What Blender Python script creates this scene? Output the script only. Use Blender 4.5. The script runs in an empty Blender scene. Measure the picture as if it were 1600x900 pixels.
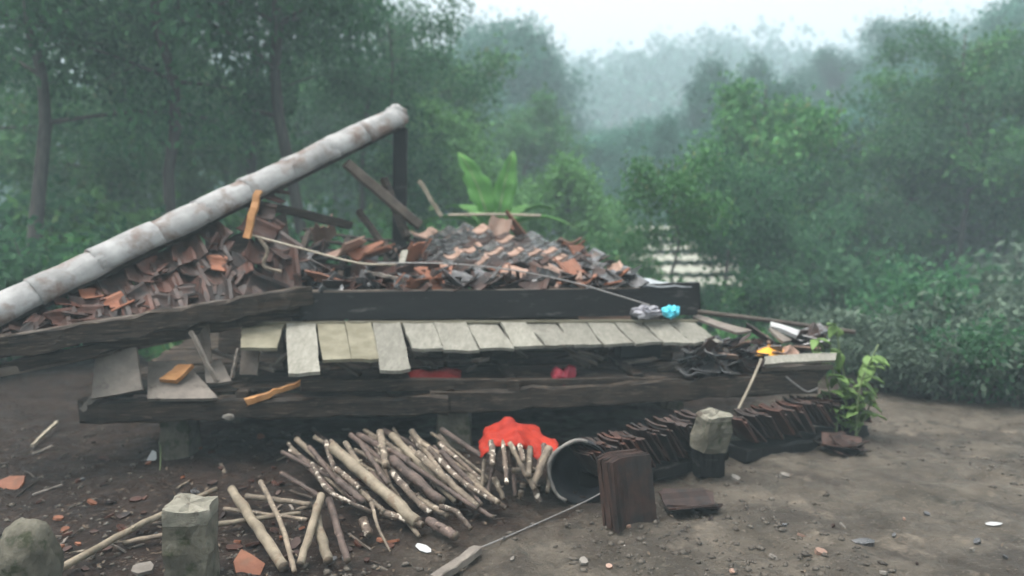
import bpy, bmesh, math, random
import numpy as np
from mathutils import Vector, Matrix, Euler, Quaternion

random.seed(11)
RNG = np.random.default_rng(11)
SC = bpy.context.scene
COL = SC.collection

# ------------------------------------------------------------------ camera
CAM_H, FPX, HORIZON = 1.6, 1200.0, 330.0          # metres, focal length and horizon in photograph pixels (1600 x 900)
PITCH = math.atan((450 - HORIZON) / FPX)
cam_data = bpy.data.cameras.new('camera')
cam = bpy.data.objects.new('camera', cam_data)
COL.objects.link(cam)
cam.location = (0, 0, CAM_H)
cam.rotation_euler = (math.pi / 2 - PITCH, 0, 0)
cam_data.sensor_width = 36.0
cam_data.lens = 36.0 * FPX / 1600.0
cam_data.clip_start = 0.05
cam_data.clip_end = 2000
cam_data.dof.use_dof = True                        # phone focused short of the wreck through a wet lens
cam_data.dof.focus_distance = 3.3
cam_data.dof.aperture_fstop = cam_data.lens / 1000 / 0.025
SC.camera = cam

# ------------------------------------------------------------------ sky and sun (bright overcast)
world = bpy.data.worlds.new('World')
SC.world = world
world.use_nodes = True
wn, wl = world.node_tree.nodes, world.node_tree.links
bg = wn['Background']
sky = wn.new('ShaderNodeTexSky')
sky.sky_type = 'NISHITA'
sky.sun_disc = False
SUN_EL, SUN_AZ = math.radians(74), math.radians(255)
sky.sun_elevation, sky.sun_rotation = SUN_EL, SUN_AZ
sky.air_density, sky.dust_density, sky.ozone_density = 1.0, 6.0, 1.0
hs = wn.new('ShaderNodeHueSaturation')
hs.inputs['Saturation'].default_value = 0.2
hs.inputs['Value'].default_value = 1.0
wl.new(sky.outputs[0], hs.inputs['Color'])
wl.new(hs.outputs[0], bg.inputs['Color'])
bg.inputs['Strength'].default_value = 0.15

sun_data = bpy.data.lights.new('sun', 'SUN')
sun = bpy.data.objects.new('sun', sun_data)
COL.objects.link(sun)
sun_data.energy = 0.65
sun_data.angle = math.radians(30)
sun_data.color = (1.0, 0.97, 0.92)
sun.rotation_euler = (math.pi / 2 - SUN_EL, 0, math.pi - SUN_AZ)
sun.location = (0, 0, 30)

SC.view_settings.view_transform = 'Standard'
SC.view_settings.look = 'None'
SC.view_settings.exposure = 1.64
SC.view_settings.gamma = 1.0
SC.view_settings.use_curve_mapping = False
SC.render.engine = 'CYCLES'
SC.cycles.use_denoising = True
SC.cycles.max_bounces = 4
SC.cycles.diffuse_bounces = 2
SC.cycles.glossy_bounces = 1
SC.cycles.transmission_bounces = 2
SC.cycles.volume_bounces = 0
SC.cycles.use_adaptive_sampling = True
SC.cycles.adaptive_threshold = 0.03
SC.cycles.caustics_reflective = False
SC.cycles.caustics_refractive = False
SC.cycles.sample_clamp_indirect = 4.0


# ------------------------------------------------------------------ placing helpers
def ray(u, v):
    x, y = (u - 800) / FPX, (450 - v) / FPX
    sp, cp = math.sin(PITCH), math.cos(PITCH)
    return Vector((x, cp + y * sp, -sp + y * cp))


def at(u, v, Y):                                   # the point at depth Y
    d = ray(u, v)
    return Vector((0, 0, CAM_H)) + d * (Y / d.y)


def atz(u, v, z):                                  # the point at height z
    d = ray(u, v)
    return Vector((0, 0, CAM_H)) + d * ((z - CAM_H) / d.z)


HOUSE_A = Vector((-2.60, 4.70))                    # front line of the house platform, receding to the right
HOUSE_YAW = math.atan2(5.26 - 4.70, 1.71 + 2.60)
E1 = Vector((math.cos(HOUSE_YAW), math.sin(HOUSE_YAW), 0))
E2 = Vector((-math.sin(HOUSE_YAW), math.cos(HOUSE_YAW), 0))


def hp(u, v, off):                                 # the point off metres behind the house front
    d = ray(u, v)
    k = off + HOUSE_A.x * E2.x + HOUSE_A.y * E2.y
    return Vector((0, 0, CAM_H)) + d * (k / (d.x * E2.x + d.y * E2.y))


def vnoise(x, y, seed=0):                          # value noise, arrays in, about -1..1
    x = np.asarray(x, float); y = np.asarray(y, float)
    xi, yi = np.floor(x).astype(np.int64), np.floor(y).astype(np.int64)
    fx, fy = x - xi, y - yi
    fx, fy = fx * fx * (3 - 2 * fx), fy * fy * (3 - 2 * fy)

    def h(a, b):
        n = (a * 374761393 + b * 668265263 + seed * 1442695041) & 0x7fffffff
        n = ((n ^ (n >> 13)) * 1274126177) & 0x7fffffff
        return ((n ^ (n >> 16)) & 0xffff) / 32767.5 - 1
    a, b, c, d = h(xi, yi), h(xi + 1, yi), h(xi, yi + 1), h(xi + 1, yi + 1)
    return (a + (b - a) * fx) + ((c + (d - c) * fx) - (a + (b - a) * fx)) * fy


def sstep(a, b, x):
    t = np.clip((np.asarray(x, float) - a) / (b - a), 0, 1)
    return t * t * (3 - 2 * t)


_fp = random.Random(4)
FOOT = [(_fp.uniform(-.4, 3.2), _fp.uniform(2.9, 4.6), _fp.uniform(0, 3.14), _fp.uniform(.010, .024)) for _ in range(34)]


def ground_z(x, y):
    x = np.asarray(x, float); y = np.asarray(y, float)
    near = 1 - sstep(9, 16, np.hypot(x, y))
    z = 0.020 * vnoise(x * 1.3, y * 1.3, 1) + 0.018 * vnoise(x * 4, y * 4, 2) + 0.011 * near * vnoise(x * 10, y * 10, 3) + 0.006 * near * vnoise(x * 24, y * 24, 4)
    for (fx, fy, fa, fd) in FOOT:                  # trodden dents
        c, sn = math.cos(fa), math.sin(fa)
        p, q = (x - fx) * c + (y - fy) * sn, -(x - fx) * sn + (y - fy) * c
        d2 = (p / .13) ** 2 + (q / .055) ** 2
        z = z - fd * np.exp(-np.minimum(d2 * d2, 40)) + fd * .35 * np.exp(-np.minimum((np.sqrt(d2) - 1.35) ** 2 * 9, 40))
    z = z - 0.10 * sstep(5.0, 6.2, y) * (1 - sstep(8, 10, y)) * sstep(-3, -2, x) * (1 - sstep(2.0, 3.0, x))
    z = z + 1.2 * vnoise(x / 14, y / 14, 5) * sstep(14, 40, np.hypot(x, y))
    z = z + 2.6 * sstep(12, 45, y) * sstep(2, 22, x)
    z = z - 1.3 * sstep(9.6, 12.0, y) * (1 - sstep(19, 24, y)) * sstep(.2, 1.6, x) * (1 - sstep(6.5, 9.5, x))
    ridge = 17 + 3 * vnoise(x / 40 + 3, y / 150, 6) + 1.6 * vnoise(x / 15, y / 60, 7) + 0.03 * x
    z = z + ridge * sstep(52, 112, y)
    z = z + 12 * sstep(50, 130, -y) + 12 * sstep(60, 150, np.abs(x)) * (1 - sstep(52, 112, y))
    return z


def gz(x, y):
    return float(ground_z(x, y))


def gl(u, v, h=0.0):                               # point over the ground at height h
    p = atz(u, v, h)
    for _ in range(3):
        p = atz(u, v, h + gz(p.x, p.y))
    return p


# ------------------------------------------------------------------ object helpers
WLOC = {}


def link(name, me, loc, parent=None, rot=None):
    o = bpy.data.objects.new(name, me)
    COL.objects.link(o)
    loc = Vector(loc)
    WLOC[o.name] = loc.copy()
    if parent is not None:
        o.parent = parent
        o.location = loc - WLOC[parent.name]
    else:
        o.location = loc
    if rot is not None:
        o.rotation_euler = rot
    return o


def tag(o, label=None, cat=None, group=None, kind=None):
    if label: o['label'] = label
    if cat: o['category'] = cat
    if group: o['group'] = group
    if kind: o['kind'] = kind
    return o


def empty(name, loc, label=None, cat=None, group=None, parent=None):
    o = link(name, None, loc, parent)
    o.empty_display_size = 0.1
    return tag(o, label, cat, group)


def mesh(name, verts, faces, mats, smooth=False, mat_idx=None):
    me = bpy.data.meshes.new(name)
    me.from_pydata([tuple(v) for v in verts], [], faces)
    for m in (mats if isinstance(mats, (list, tuple)) else [mats]):
        me.materials.append(m)
    if mat_idx is not None:
        me.polygons.foreach_set('material_index', mat_idx)
    if smooth:
        me.polygons.foreach_set('use_smooth', [True] * len(me.polygons))
    me.update()
    return me


def mk(name, verts, faces, mats, parent=None, smooth=False, mat_idx=None, base=False):
    V = [Vector(v) for v in verts]
    c = sum(V, Vector()) / len(V)
    if base:
        c.z = min(v.z for v in V)
    return link(name, mesh(name, [v - c for v in V], faces, mats, smooth, mat_idx), c, parent)


def sheet_geo(P, th):
    """closed slab from a grid of points P[i][j] (top face) with thickness th below it"""
    n, m = len(P), len(P[0])
    V = []
    for i in range(n):
        for j in range(m):
            V.append(Vector(P[i][j]))
    N = []
    for i in range(n):
        for j in range(m):
            a = Vector(P[min(i + 1, n - 1)][j]) - Vector(P[max(i - 1, 0)][j])
            b = Vector(P[i][min(j + 1, m - 1)]) - Vector(P[i][max(j - 1, 0)])
            nn = a.cross(b)
            N.append(nn.normalized() if nn.length > 1e-9 else Vector((0, 0, 1)))
    K = n * m
    V += [V[k] - N[k] * th for k in range(K)]
    F = []
    for i in range(n - 1):
        for j in range(m - 1):
            a, b, c, d = i * m + j, (i + 1) * m + j, (i + 1) * m + j + 1, i * m + j + 1
            F.append((a, b, c, d)); F.append((K + a, K + d, K + c, K + b))
    for i in range(n - 1):
        a, b = i * m, (i + 1) * m
        F.append((b, a, K + a, K + b))
        a, b = i * m + m - 1, (i + 1) * m + m - 1
        F.append((a, b, K + b, K + a))
    for j in range(m - 1):
        a, b = j, j + 1
        F.append((a, b, K + b, K + a))
        a, b = (n - 1) * m + j, (n - 1) * m + j + 1
        F.append((b, a, K + a, K + b))
    return V, F


def board_geo(c00, c10, c11, c01, th, nu=8, nv=2, ragged=0.006, warp=0.004, seed=0):
    """plank: c00->c10 is its length, c00->c01 its width (top face); ends are ragged and the face is a little warped"""
    r = random.Random(seed)
    c00, c10, c11, c01 = map(Vector, (c00, c10, c11, c01))
    nrm = (c10 - c00).cross(c01 - c00).normalized()
    L = (c10 - c00).normalized()
    e0 = [r.uniform(-1, 1) * ragged for _ in range(nv + 1)]
    e1 = [r.uniform(-1, 1) * ragged for _ in range(nv + 1)]
    ph, cup = r.uniform(0, 6), r.uniform(-1, 1) * warp
    P = []
    for i in range(nu + 1):
        s = i / nu
        row = []
        for j in range(nv + 1):
            t = j / nv
            p = (c00 * (1 - s) + c10 * s) * (1 - t) + (c01 * (1 - s) + c11 * s) * t
            p = p + nrm * (warp * math.sin(ph + s * 4) + cup * (4 * (t - .5) ** 2) + r.uniform(-1, 1) * warp * .3)
            if i == 0: p = p + L * e0[j]
            if i == nu: p = p + L * e1[j]
            if j in (0, nv): p = p + (c01 - c00).normalized() * r.uniform(-1, 1) * ragged * .35
            row.append(p)
        P.append(row)
    return sheet_geo(P, th)


def board(name, c00, c10, c11, c01, th, mat, parent=None, seed=0, **kw):
    V, F = board_geo(c00, c10, c11, c01, th, seed=seed, **kw)
    return mk(name, V, F, mat, parent)


def timber_geo(p, q, w, h, up=(0, 0, 1), seg=8, rough=0.004, bev=0.12, seed=0, taper=1.0):
    """hewn timber from p to q: octagon-edged rectangle section with uneven faces"""
    r = random.Random(seed)
    p, q = Vector(p), Vector(q)
    d = (q - p).normalized()
    s = d.cross(Vector(up))
    if s.length < 1e-4: s = d.cross(Vector((1, 0, 0)))
    s.normalize()
    u = s.cross(d).normalized()
    b = bev * min(w, h)
    prof = [(w / 2 - b, -h / 2), (w / 2, -h / 2 + b), (w / 2, h / 2 - b), (w / 2 - b, h / 2), (-w / 2 + b, h / 2), (-w / 2, h / 2 - b), (-w / 2, -h / 2 + b), (-w / 2 + b, -h / 2)]
    V, F = [], []
    for i in range(seg + 1):
        t = i / seg
        k = 1 + (taper - 1) * t
        c = p.lerp(q, t) + s * r.uniform(-1, 1) * rough + u * r.uniform(-1, 1) * rough
        for (x, y) in prof:
            V.append(c + s * (x * k + r.uniform(-1, 1) * rough * .6) + u * (y * k + r.uniform(-1, 1) * rough * .6) + d * (r.uniform(-1, 1) * .008 if i in (0, seg) else 0))
    for i in range(seg):
        for k in range(8):
            a, b2 = i * 8 + k, i * 8 + (k + 1) % 8
            F.append((a, a + 8, b2 + 8, b2))
    F.append(tuple(range(8)))
    F.append(tuple(seg * 8 + k for k in reversed(range(8))))
    return V, F


def timber(name, p, q, w, h, mat, parent=None, seed=0, **kw):
    V, F = timber_geo(p, q, w, h, seed=seed, **kw)
    return mk(name, V, F, mat, parent)


def tube_geo(pts, radii, sides=8, rough=0.0, seed=0, V=None, F=None):
    r = random.Random(seed)
    pts = [Vector(p) for p in pts]
    V = [] if V is None else V
    F = [] if F is None else F
    b0 = len(V)
    n = len(pts)
    ref = Vector((0.31, 0.2, 0.93))
    for i, p in enumerate(pts):
        d = (pts[min(i + 1, n - 1)] - pts[max(i - 1, 0)]).normalized()
        s = d.cross(ref)
        if s.length < .05: s = d.cross(Vector((1, 0, 0)))
        s.normalize(); u = s.cross(d)
        for k in range(sides):
            a = 2 * math.pi * k / sides
            rr = radii[i] * (1 + r.uniform(-1, 1) * rough)
            V.append(p + s * math.cos(a) * rr + u * math.sin(a) * rr)
    for i in range(n - 1):
        for k in range(sides):
            a, b = b0 + i * sides + k, b0 + i * sides + (k + 1) % sides
            F.append((a, b, b + sides, a + sides))
    F.append(tuple(b0 + k for k in reversed(range(sides))))
    F.append(tuple(b0 + (n - 1) * sides + k for k in range(sides)))
    return V, F


def spline(pts, n):
    """Catmull-Rom through pts"""
    pts = [Vector(p) for p in pts]
    P = [pts[0] * 2 - pts[1]] + pts + [pts[-1] * 2 - pts[-2]]
    out = []
    m = len(pts) - 1
    for i in range(n):
        t = i / (n - 1) * m
        k = min(int(t), m - 1); f = t - k
        a, b, c, d = P[k:k + 4]
        out.append(.5 * ((2 * b) + (c - a) * f + (2 * a - 5 * b + 4 * c - d) * f * f + (3 * b - a - 3 * c + d) * f ** 3))
    return out


def lump_geo(c, rx, ry, rz, noise=.25, seed=0, sub=3, flat=None, freq=2.0):
    from mathutils import noise as N
    bm = bmesh.new()
    bmesh.ops.create_icosphere(bm, subdivisions=sub, radius=1)
    off = Vector((seed * 3.1, seed * 1.7, seed * .9))
    V = []
    for v in bm.verts:
        k = 1 + noise * N.noise(v.co * freq + off) + noise * .5 * N.noise(v.co * freq * 2.7 + off)
        p = Vector((v.co.x * rx * k, v.co.y * ry * k, v.co.z * rz * k))
        if flat is not None: p.z = max(p.z, -flat * rz)
        V.append(Vector(c) + p)
    F = [tuple(v.index for v in f.verts) for f in bm.faces]
    bm.free()
    return V, F


# ------------------------------------------------------------------ materials
def mat(name, c1, c2=None, scale=6.0, rough=.75, c3=None, s3=25.0, f3=(.55, .7), bump=.3, bscale=40.0, stretch=None, rand=0.0, spec=.4, coat=0.0, detail=6, ramp=(.35, .65), wet=None):
    m = bpy.data.materials.new(name)
    m.use_nodes = True
    nt = m.node_tree; n, l = nt.nodes, nt.links
    b = n['Principled BSDF']
    b.inputs['Roughness'].default_value = rough
    b.inputs['Specular IOR Level'].default_value = spec
    if coat:
        b.inputs['Coat Weight'].default_value = coat
        b.inputs['Coat Roughness'].default_value = .12
    tc = n.new('ShaderNodeTexCoord')
    mp = n.new('ShaderNodeMapping')
    l.new(tc.outputs['Object'], mp.inputs['Vector'])
    if stretch: mp.inputs['Scale'].default_value = stretch
    oi = n.new('ShaderNodeObjectInfo')
    add = n.new('ShaderNodeVectorMath'); add.operation = 'ADD'
    mul = n.new('ShaderNodeVectorMath'); mul.operation = 'SCALE'
    mul.inputs[0].default_value = (37, 71, 53)
    l.new(oi.outputs['Random'], mul.inputs['Scale'])
    l.new(mp.outputs[0], add.inputs[0]); l.new(mul.outputs[0], add.inputs[1])
    vec = add.outputs[0]

    def noise(s, d=detail):
        t = n.new('ShaderNodeTexNoise')
        t.inputs['Scale'].default_value = s; t.inputs['Detail'].default_value = d; t.inputs['Roughness'].default_value = .62
        l.new(vec, t.inputs['Vector'])
        return t.outputs['Fac']

    def rampn(fac, a, bb):
        r = n.new('ShaderNodeMapRange')
        r.inputs['From Min'].default_value = a; r.inputs['From Max'].default_value = bb
        l.new(fac, r.inputs['Value'])
        return r.outputs[0]

    def mix(f, a, bb):
        x = n.new('ShaderNodeMix'); x.data_type = 'RGBA'
        l.new(f, x.inputs[0])
        for k, val in ((6, a), (7, bb)):
            if isinstance(val, tuple): x.inputs[k].default_value = (*val, 1)
            else: l.new(val, x.inputs[k])
        return x.outputs[2]
    col = None
    if c2 is not None:
        col = mix(rampn(noise(scale), *ramp), c1, c2)
    if c3 is not None:
        col = mix(rampn(noise(s3, 4), *f3), col if col is not None else c1, c3)
    if col is None:
        rgb = n.new('ShaderNodeRGB'); rgb.outputs[0].default_value = (*c1, 1); col = rgb.outputs[0]
    if rand:
        h = n.new('ShaderNodeHueSaturation')
        r = n.new('ShaderNodeMapRange')
        r.inputs['To Min'].default_value = 1 - rand; r.inputs['To Max'].default_value = 1 + rand
        l.new(oi.outputs['Random'], r.inputs['Value'])
        l.new(r.outputs[0], h.inputs['Value'])
        l.new(col, h.inputs['Color']); col = h.outputs[0]
    l.new(col, b.inputs['Base Color'])
    if wet is not None:
        rr = n.new('ShaderNodeMapRange')
        rr.inputs['From Min'].default_value = .35; rr.inputs['From Max'].default_value = .65
        rr.inputs['To Min'].default_value = wet; rr.inputs['To Max'].default_value = rough
        l.new(noise(scale * .7, 3), rr.inputs['Value'])
        l.new(rr.outputs[0], b.inputs['Roughness'])
    if bump:
        bp = n.new('ShaderNodeBump')
        bp.inputs['Strength'].default_value = bump; bp.inputs['Distance'].default_value = .01
        l.new(noise(bscale), bp.inputs['Height'])
        l.new(bp.outputs[0], b.inputs['Normal'])
    return m


def leafmat(name, c1, c2, trans=.3, rough=.55, cyel=None):
    m = bpy.data.materials.new(name)
    m.use_nodes = True
    n, l = m.node_tree.nodes, m.node_tree.links
    b = n['Principled BSDF']
    b.inputs['Roughness'].default_value = rough
    b.inputs['Specular IOR Level'].default_value = .15
    g = n.new('ShaderNodeNewGeometry')
    r = n.new('ShaderNodeValToRGB')
    e = r.color_ramp.elements
    e[0].color = (*c1, 1); e[1].color = (*c2, 1)
    if cyel:
        x = e.new(.93); x.color = (*c2, 1)
        e[-1].color = (*cyel, 1)
    l.new(g.outputs['Random Per Island'], r.inputs[0])
    oi = n.new('ShaderNodeObjectInfo')
    h = n.new('ShaderNodeHueSaturation')
    mr = n.new('ShaderNodeMapRange'); mr.inputs['To Min'].default_value = .8; mr.inputs['To Max'].default_value = 1.25
    l.new(oi.outputs['Random'], mr.inputs['Value']); l.new(mr.outputs[0], h.inputs['Value'])
    l.new(r.outputs[0], h.inputs['Color'])
    l.new(h.outputs[0], b.inputs['Base Color'])
    t = n.new('ShaderNodeBsdfTranslucent')
    l.new(h.outputs[0], t.inputs['Color'])
    mx = n.new('ShaderNodeMixShader'); mx.inputs[0].default_value = trans
    l.new(b.outputs[0], mx.inputs[1]); l.new(t.outputs[0], mx.inputs[2])
    l.new(mx.outputs[0], n['Material Output'].inputs['Surface'])
    return m


M = {}
M['wood_dark'] = mat('wet dark timber', (.0075, .0052, .0038), (.046, .032, .022), 7, .8, c3=(.095, .072, .052), s3=16, f3=(.56, .66), stretch=(.6, .6, 6), bump=.8, bscale=22, wet=.6, spec=.25)
M['wood_brown'] = mat('brown weathered timber', (0.0562, 0.0420, 0.0315), (0.1275, 0.1013, 0.0788), 5, .7, bump=.4, bscale=35, rand=.25, wet=.45)
M['wood_black'] = mat('soaked black board', (.0025, .0024, .0023), (.0085, .0078, .0072), 4, .65, c3=(.075, .072, .066), s3=6, f3=(.60, .72), stretch=(.7, .7, 3), bump=.4, wet=.55, spec=.25)
M['wood_pale'] = mat('pale weathered plank', (.180, .170, .140), (.265, .253, .212), 7, .75, c3=(0.1550, 0.1488, 0.1178), s3=22, f3=(.50, .70), bump=.5, bscale=40, rand=.2, stretch=(4, 1, 2), spec=.25)
M['wood_mossy'] = mat('pale mossy plank', (0.1235, 0.1105, 0.0715), (0.1950, 0.1788, 0.1268), 8, .8, c3=(0.1300, 0.1170, 0.0780), s3=20, f3=(.55, .7), bump=.35, bscale=50, rand=.08)
M['wood_grey'] = mat('grey board', (0.1040, 0.0880, 0.0736), (0.1920, 0.1640, 0.1360), 6, .75, c3=(0.0640, 0.0520, 0.0400), s3=14, f3=(.58, .72), bump=.35, rand=.12)
M['wood_orange'] = mat('fresh split wood', (0.3150, 0.1350, 0.0413), (0.4200, 0.2100, 0.0750), 12, .6, bump=.25, c3=(0.3000, 0.1125, 0.0375), s3=18, f3=(.6, .75))
M['tile_dark'] = mat('wet dark clay tile', (.030, .029, .029), (.095, .090, .087), 9, .40, c3=(.12, .085, .07), s3=5, f3=(.60, .70), bump=.25, rand=.35, wet=.12, spec=.8)
M['tile_brown'] = mat('wet brown clay tile', (.018, .010, .0075), (.056, .029, .021), 8, .65, c3=(.014, .012, .011), s3=6, f3=(.5, .65), bump=.25, rand=.45, wet=.5, spec=.3)
M['tile_orange'] = mat('broken orange clay tile', (0.1600, 0.0560, 0.0272), (0.2320, 0.0920, 0.0480), 10, .7, c3=(0.1600, 0.0720, 0.0400), s3=14, f3=(.55, .7), bump=.25, rand=.2)
M['tile_red'] = mat('wet red brown clay tile', (.036, .015, .010), (.078, .032, .021), 8, .7, c3=(.03, .016, .012), s3=6, f3=(.52, .66), bump=.25, rand=.35, wet=.5, spec=.25)
M['tile_pink'] = mat('dusty pink clay tile', (0.2250, 0.1350, 0.0975), (0.3150, 0.2100, 0.1575), 8, .7, c3=(0.1800, 0.1050, 0.0750), s3=14, f3=(.58, .7), bump=.25, rand=.15)
M['mortar'] = mat('grey ridge mortar', (.20, .195, .188), (.36, .355, .345), 5, .8, c3=(.15, .105, .085), s3=5.5, f3=(.5, .66), bump=.5, bscale=25, rand=.08)
M['stone'] = mat('mossy footing stone', (.060, .055, .041), (.125, .115, .088), 9, .9, c3=(.035, .038, .02), s3=14, f3=(.52, .66), bump=.8, bscale=34, rand=.15, spec=.2)
M['stone_lit'] = mat('broken stone top coloured as lit', (.15, .14, .11), (.24, .225, .18), 12, .9, c3=(.08, .065, .05), s3=11, f3=(.54, .64), bump=.7, bscale=34, spec=.2)  # broken stone, lightened so the daylight on upward faces is in the colour
M['bark'] = mat('peeling log bark', (0.0830, 0.0634, 0.0468), (0.2147, 0.1708, 0.1220), 14, .8, c3=(0.4099, 0.3514, 0.2733), s3=26, f3=(.61, .67), bump=.8, bscale=45, rand=.3)
M['bark_shaggy'] = mat('patchy pale bark', (0.0586, 0.0410, 0.0312), (0.1562, 0.1171, 0.0859), 14, .8, c3=(0.5368, 0.4685, 0.3806), s3=24, f3=(.55, .61), bump=1.0, bscale=40, rand=.2)
M['bark_dark'] = mat('dark reddish bark', (.045, .031, .025), (.115, .080, .064), 12, .7, c3=(.26, .19, .15), s3=22, f3=(.62, .7), bump=.8, bscale=40, rand=.25)
M['bark_yellow'] = mat('yellowish smooth bark', (0.1269, 0.1025, 0.0703), (0.2245, 0.1854, 0.1318), 10, .75, c3=(0.1366, 0.0976, 0.0634), s3=16, f3=(.56, .66), bump=.6, bscale=40, rand=.15)
M['wood_end'] = mat('log end grain', (.06, .045, .032), (.16, .12, .085), 20, .8, bump=.4)
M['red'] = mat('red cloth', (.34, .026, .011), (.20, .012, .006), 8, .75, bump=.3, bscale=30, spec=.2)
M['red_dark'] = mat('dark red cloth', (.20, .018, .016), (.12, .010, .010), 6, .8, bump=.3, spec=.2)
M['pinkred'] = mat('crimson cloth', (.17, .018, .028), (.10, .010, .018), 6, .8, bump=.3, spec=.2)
M['blue'] = mat('turquoise plastic bag', (.05, .42, .55), (.10, .55, .66), 9, .3, bump=.5, bscale=25)
M['greybag'] = mat('grey plastic rag', (.12, .12, .14), (.34, .33, .35), 14, .4, bump=.6, bscale=25)
M['yellow'] = mat('yellow cloth', (.80, .38, .03), (.72, .30, .02), 9, .7, bump=.4)
M['white'] = mat('dirty white paint', (.33, .33, .32), (.42, .42, .41), 6, .7, c3=(.24, .22, .2), s3=10, f3=(.6, .72), bump=.15, spec=.2)
M['black'] = mat('black plastic', (.012, .013, .015), (.03, .032, .035), 5, .45, bump=.15)
M['rim'] = mat('chipped pale rim', (.11, .10, .09), (.20, .185, .165), 14, .7, c3=(.12, .11, .10), s3=18, f3=(.6, .7), bump=.4)
M['metal'] = mat('grey roofing sheet', (.28, .30, .31), (.38, .40, .41), 5, .5, bump=.1)
M['bamboo'] = mat('split bamboo', (.27, .23, .17), (.38, .33, .25), 12, .6, bump=.2)
M['wire'] = mat('grey cable', (.20, .19, .18), None, rough=.5, bump=0)
M['cream'] = mat('cream painted board', (.27, .275, .225), (.35, .355, .295), 3, .7, bump=.1, rand=.06)
M['trunk'] = mat('tree trunk bark', (.035, .032, .028), (.085, .078, .066), 7, .9, stretch=(3, 3, .6), bump=.8, bscale=20)
M['stem'] = mat('green plant stem', (.09, .13, .05), (.13, .17, .07), 8, .6, bump=.1)
M['rib'] = mat('pale leaf rib', (.24, .34, .14), (.30, .40, .18), 8, .6, bump=.1)
M['soil_bit'] = mat('earth crumb', (0.0450, 0.0372, 0.0300), (0.1020, 0.0870, 0.0690), 12, .95, bump=.4)
M['pale_bit'] = mat('pale stone bit', (.13, .115, .098), (.21, .19, .165), 12, .9, bump=.4, spec=.2)
M['litter'] = mat('dead leaf', (.035, .024, .015), (.12, .085, .055), 9, .8, bump=.2)
M['leaf_dark'] = leafmat('dark feathery foliage', (.030, .092, .050), (.080, .200, .088), .5)
M['leaf_mid'] = leafmat('mid green foliage', (.034, .120, .036), (.092, .245, .075), .3, cyel=(.16, .20, .08))
M['leaf_light'] = leafmat('light green foliage', (.060, .16, .05), (.14, .29, .10), .35)
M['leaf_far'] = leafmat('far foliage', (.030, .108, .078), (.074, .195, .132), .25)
M['leaf_fog_grey'] = leafmat('brush greyed for lens fog', (.058, .092, .066), (.118, .168, .115), .3)  # leaves made paler and greyer, the veil of lens fog is in the colour
M['banana'] = leafmat('banana leaf', (.10, .27, .06), (.15, .34, .09), .4, .5)
M['vine'] = leafmat('vine leaf', (.11, .20, .06), (.22, .34, .11), .4, .45, cyel=(.34, .42, .2))


def ground_material():
    m = bpy.data.materials.new('wet earth')
    m.use_nodes = True
    n, l = m.node_tree.nodes, m.node_tree.links
    b = n['Principled BSDF']
    b.inputs['Specular IOR Level'].default_value = .2
    g = n.new('ShaderNodeNewGeometry')
    P = g.outputs['Position']

    def noise(s, d=8, r=.6):
        t = n.new('ShaderNodeTexNoise')
        t.inputs['Scale'].default_value = s; t.inputs['Detail'].default_value = d; t.inputs['Roughness'].default_value = r
        l.new(P, t.inputs['Vector']); return t.outputs['Fac']

    def mr(f, a, bb, c=0., d=1.):
        x = n.new('ShaderNodeMapRange')
        for k, v in zip(('From Min', 'From Max', 'To Min', 'To Max'), (a, bb, c, d)): x.inputs[k].default_value = v
        l.new(f, x.inputs['Value']); return x.outputs[0]

    def mth(op, a, bb):
        x = n.new('ShaderNodeMath'); x.operation = op
        for k, v in ((0, a), (1, bb)):
            if isinstance(v, (int, float)): x.inputs[k].default_value = v
            else: l.new(v, x.inputs[k])
        return x.outputs[0]

    def mix(f, a, bb):
        x = n.new('ShaderNodeMix'); x.data_type = 'RGBA'
        l.new(f, x.inputs[0])
        for k, val in ((6, a), (7, bb)):
            if isinstance(val, tuple): x.inputs[k].default_value = (*val, 1)
            else: l.new(val, x.inputs[k])
        return x.outputs[2]
    sx = n.new('ShaderNodeSeparateXYZ'); l.new(P, sx.inputs[0])
    # trodden clay yard on the right, dark littered soil on the left
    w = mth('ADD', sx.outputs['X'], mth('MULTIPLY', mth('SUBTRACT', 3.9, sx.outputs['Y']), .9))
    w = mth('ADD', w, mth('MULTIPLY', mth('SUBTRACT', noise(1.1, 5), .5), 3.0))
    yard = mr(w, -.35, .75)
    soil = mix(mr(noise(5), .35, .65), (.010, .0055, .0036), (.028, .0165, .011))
    soil = mix(mr(noise(24, 5), .55, .68), soil, (.056, .037, .026))
    clay = mix(mr(noise(2.2), .35, .65), (.052, .043, .033), (.128, .108, .083))
    clay = mix(mr(noise(7, 8, .7), .50, .62), clay, (.045, .040, .031))
    clay = mix(mr(noise(1.4, 6), .52, .62), clay, (.050, .041, .032))
    clay = mix(mr(noise(3.5, 7, .7), .56, .68), clay, (.18, .148, .112))
    clay = mix(mr(noise(45, 4), .60, .70), clay, (.155, .132, .105))
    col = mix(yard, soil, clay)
    d = n.new('ShaderNodeVectorMath'); d.operation = 'LENGTH'; l.new(P, d.inputs[0])
    col = mix(mr(d.outputs['Value'], 9, 16), col, mix(mr(noise(.6), .4, .6), (.04, .06, .03), (.08, .095, .05)))
    l.new(col, b.inputs['Base Color'])
    l.new(mr(noise(3, 4), .42, .58, .38, .92), b.inputs['Roughness'])
    bp = n.new('ShaderNodeBump'); bp.inputs['Strength'].default_value = .9; bp.inputs['Distance'].default_value = .035
    l.new(noise(30, 8, .7), bp.inputs['Height']); l.new(bp.outputs[0], b.inputs['Normal'])
    return m


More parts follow.
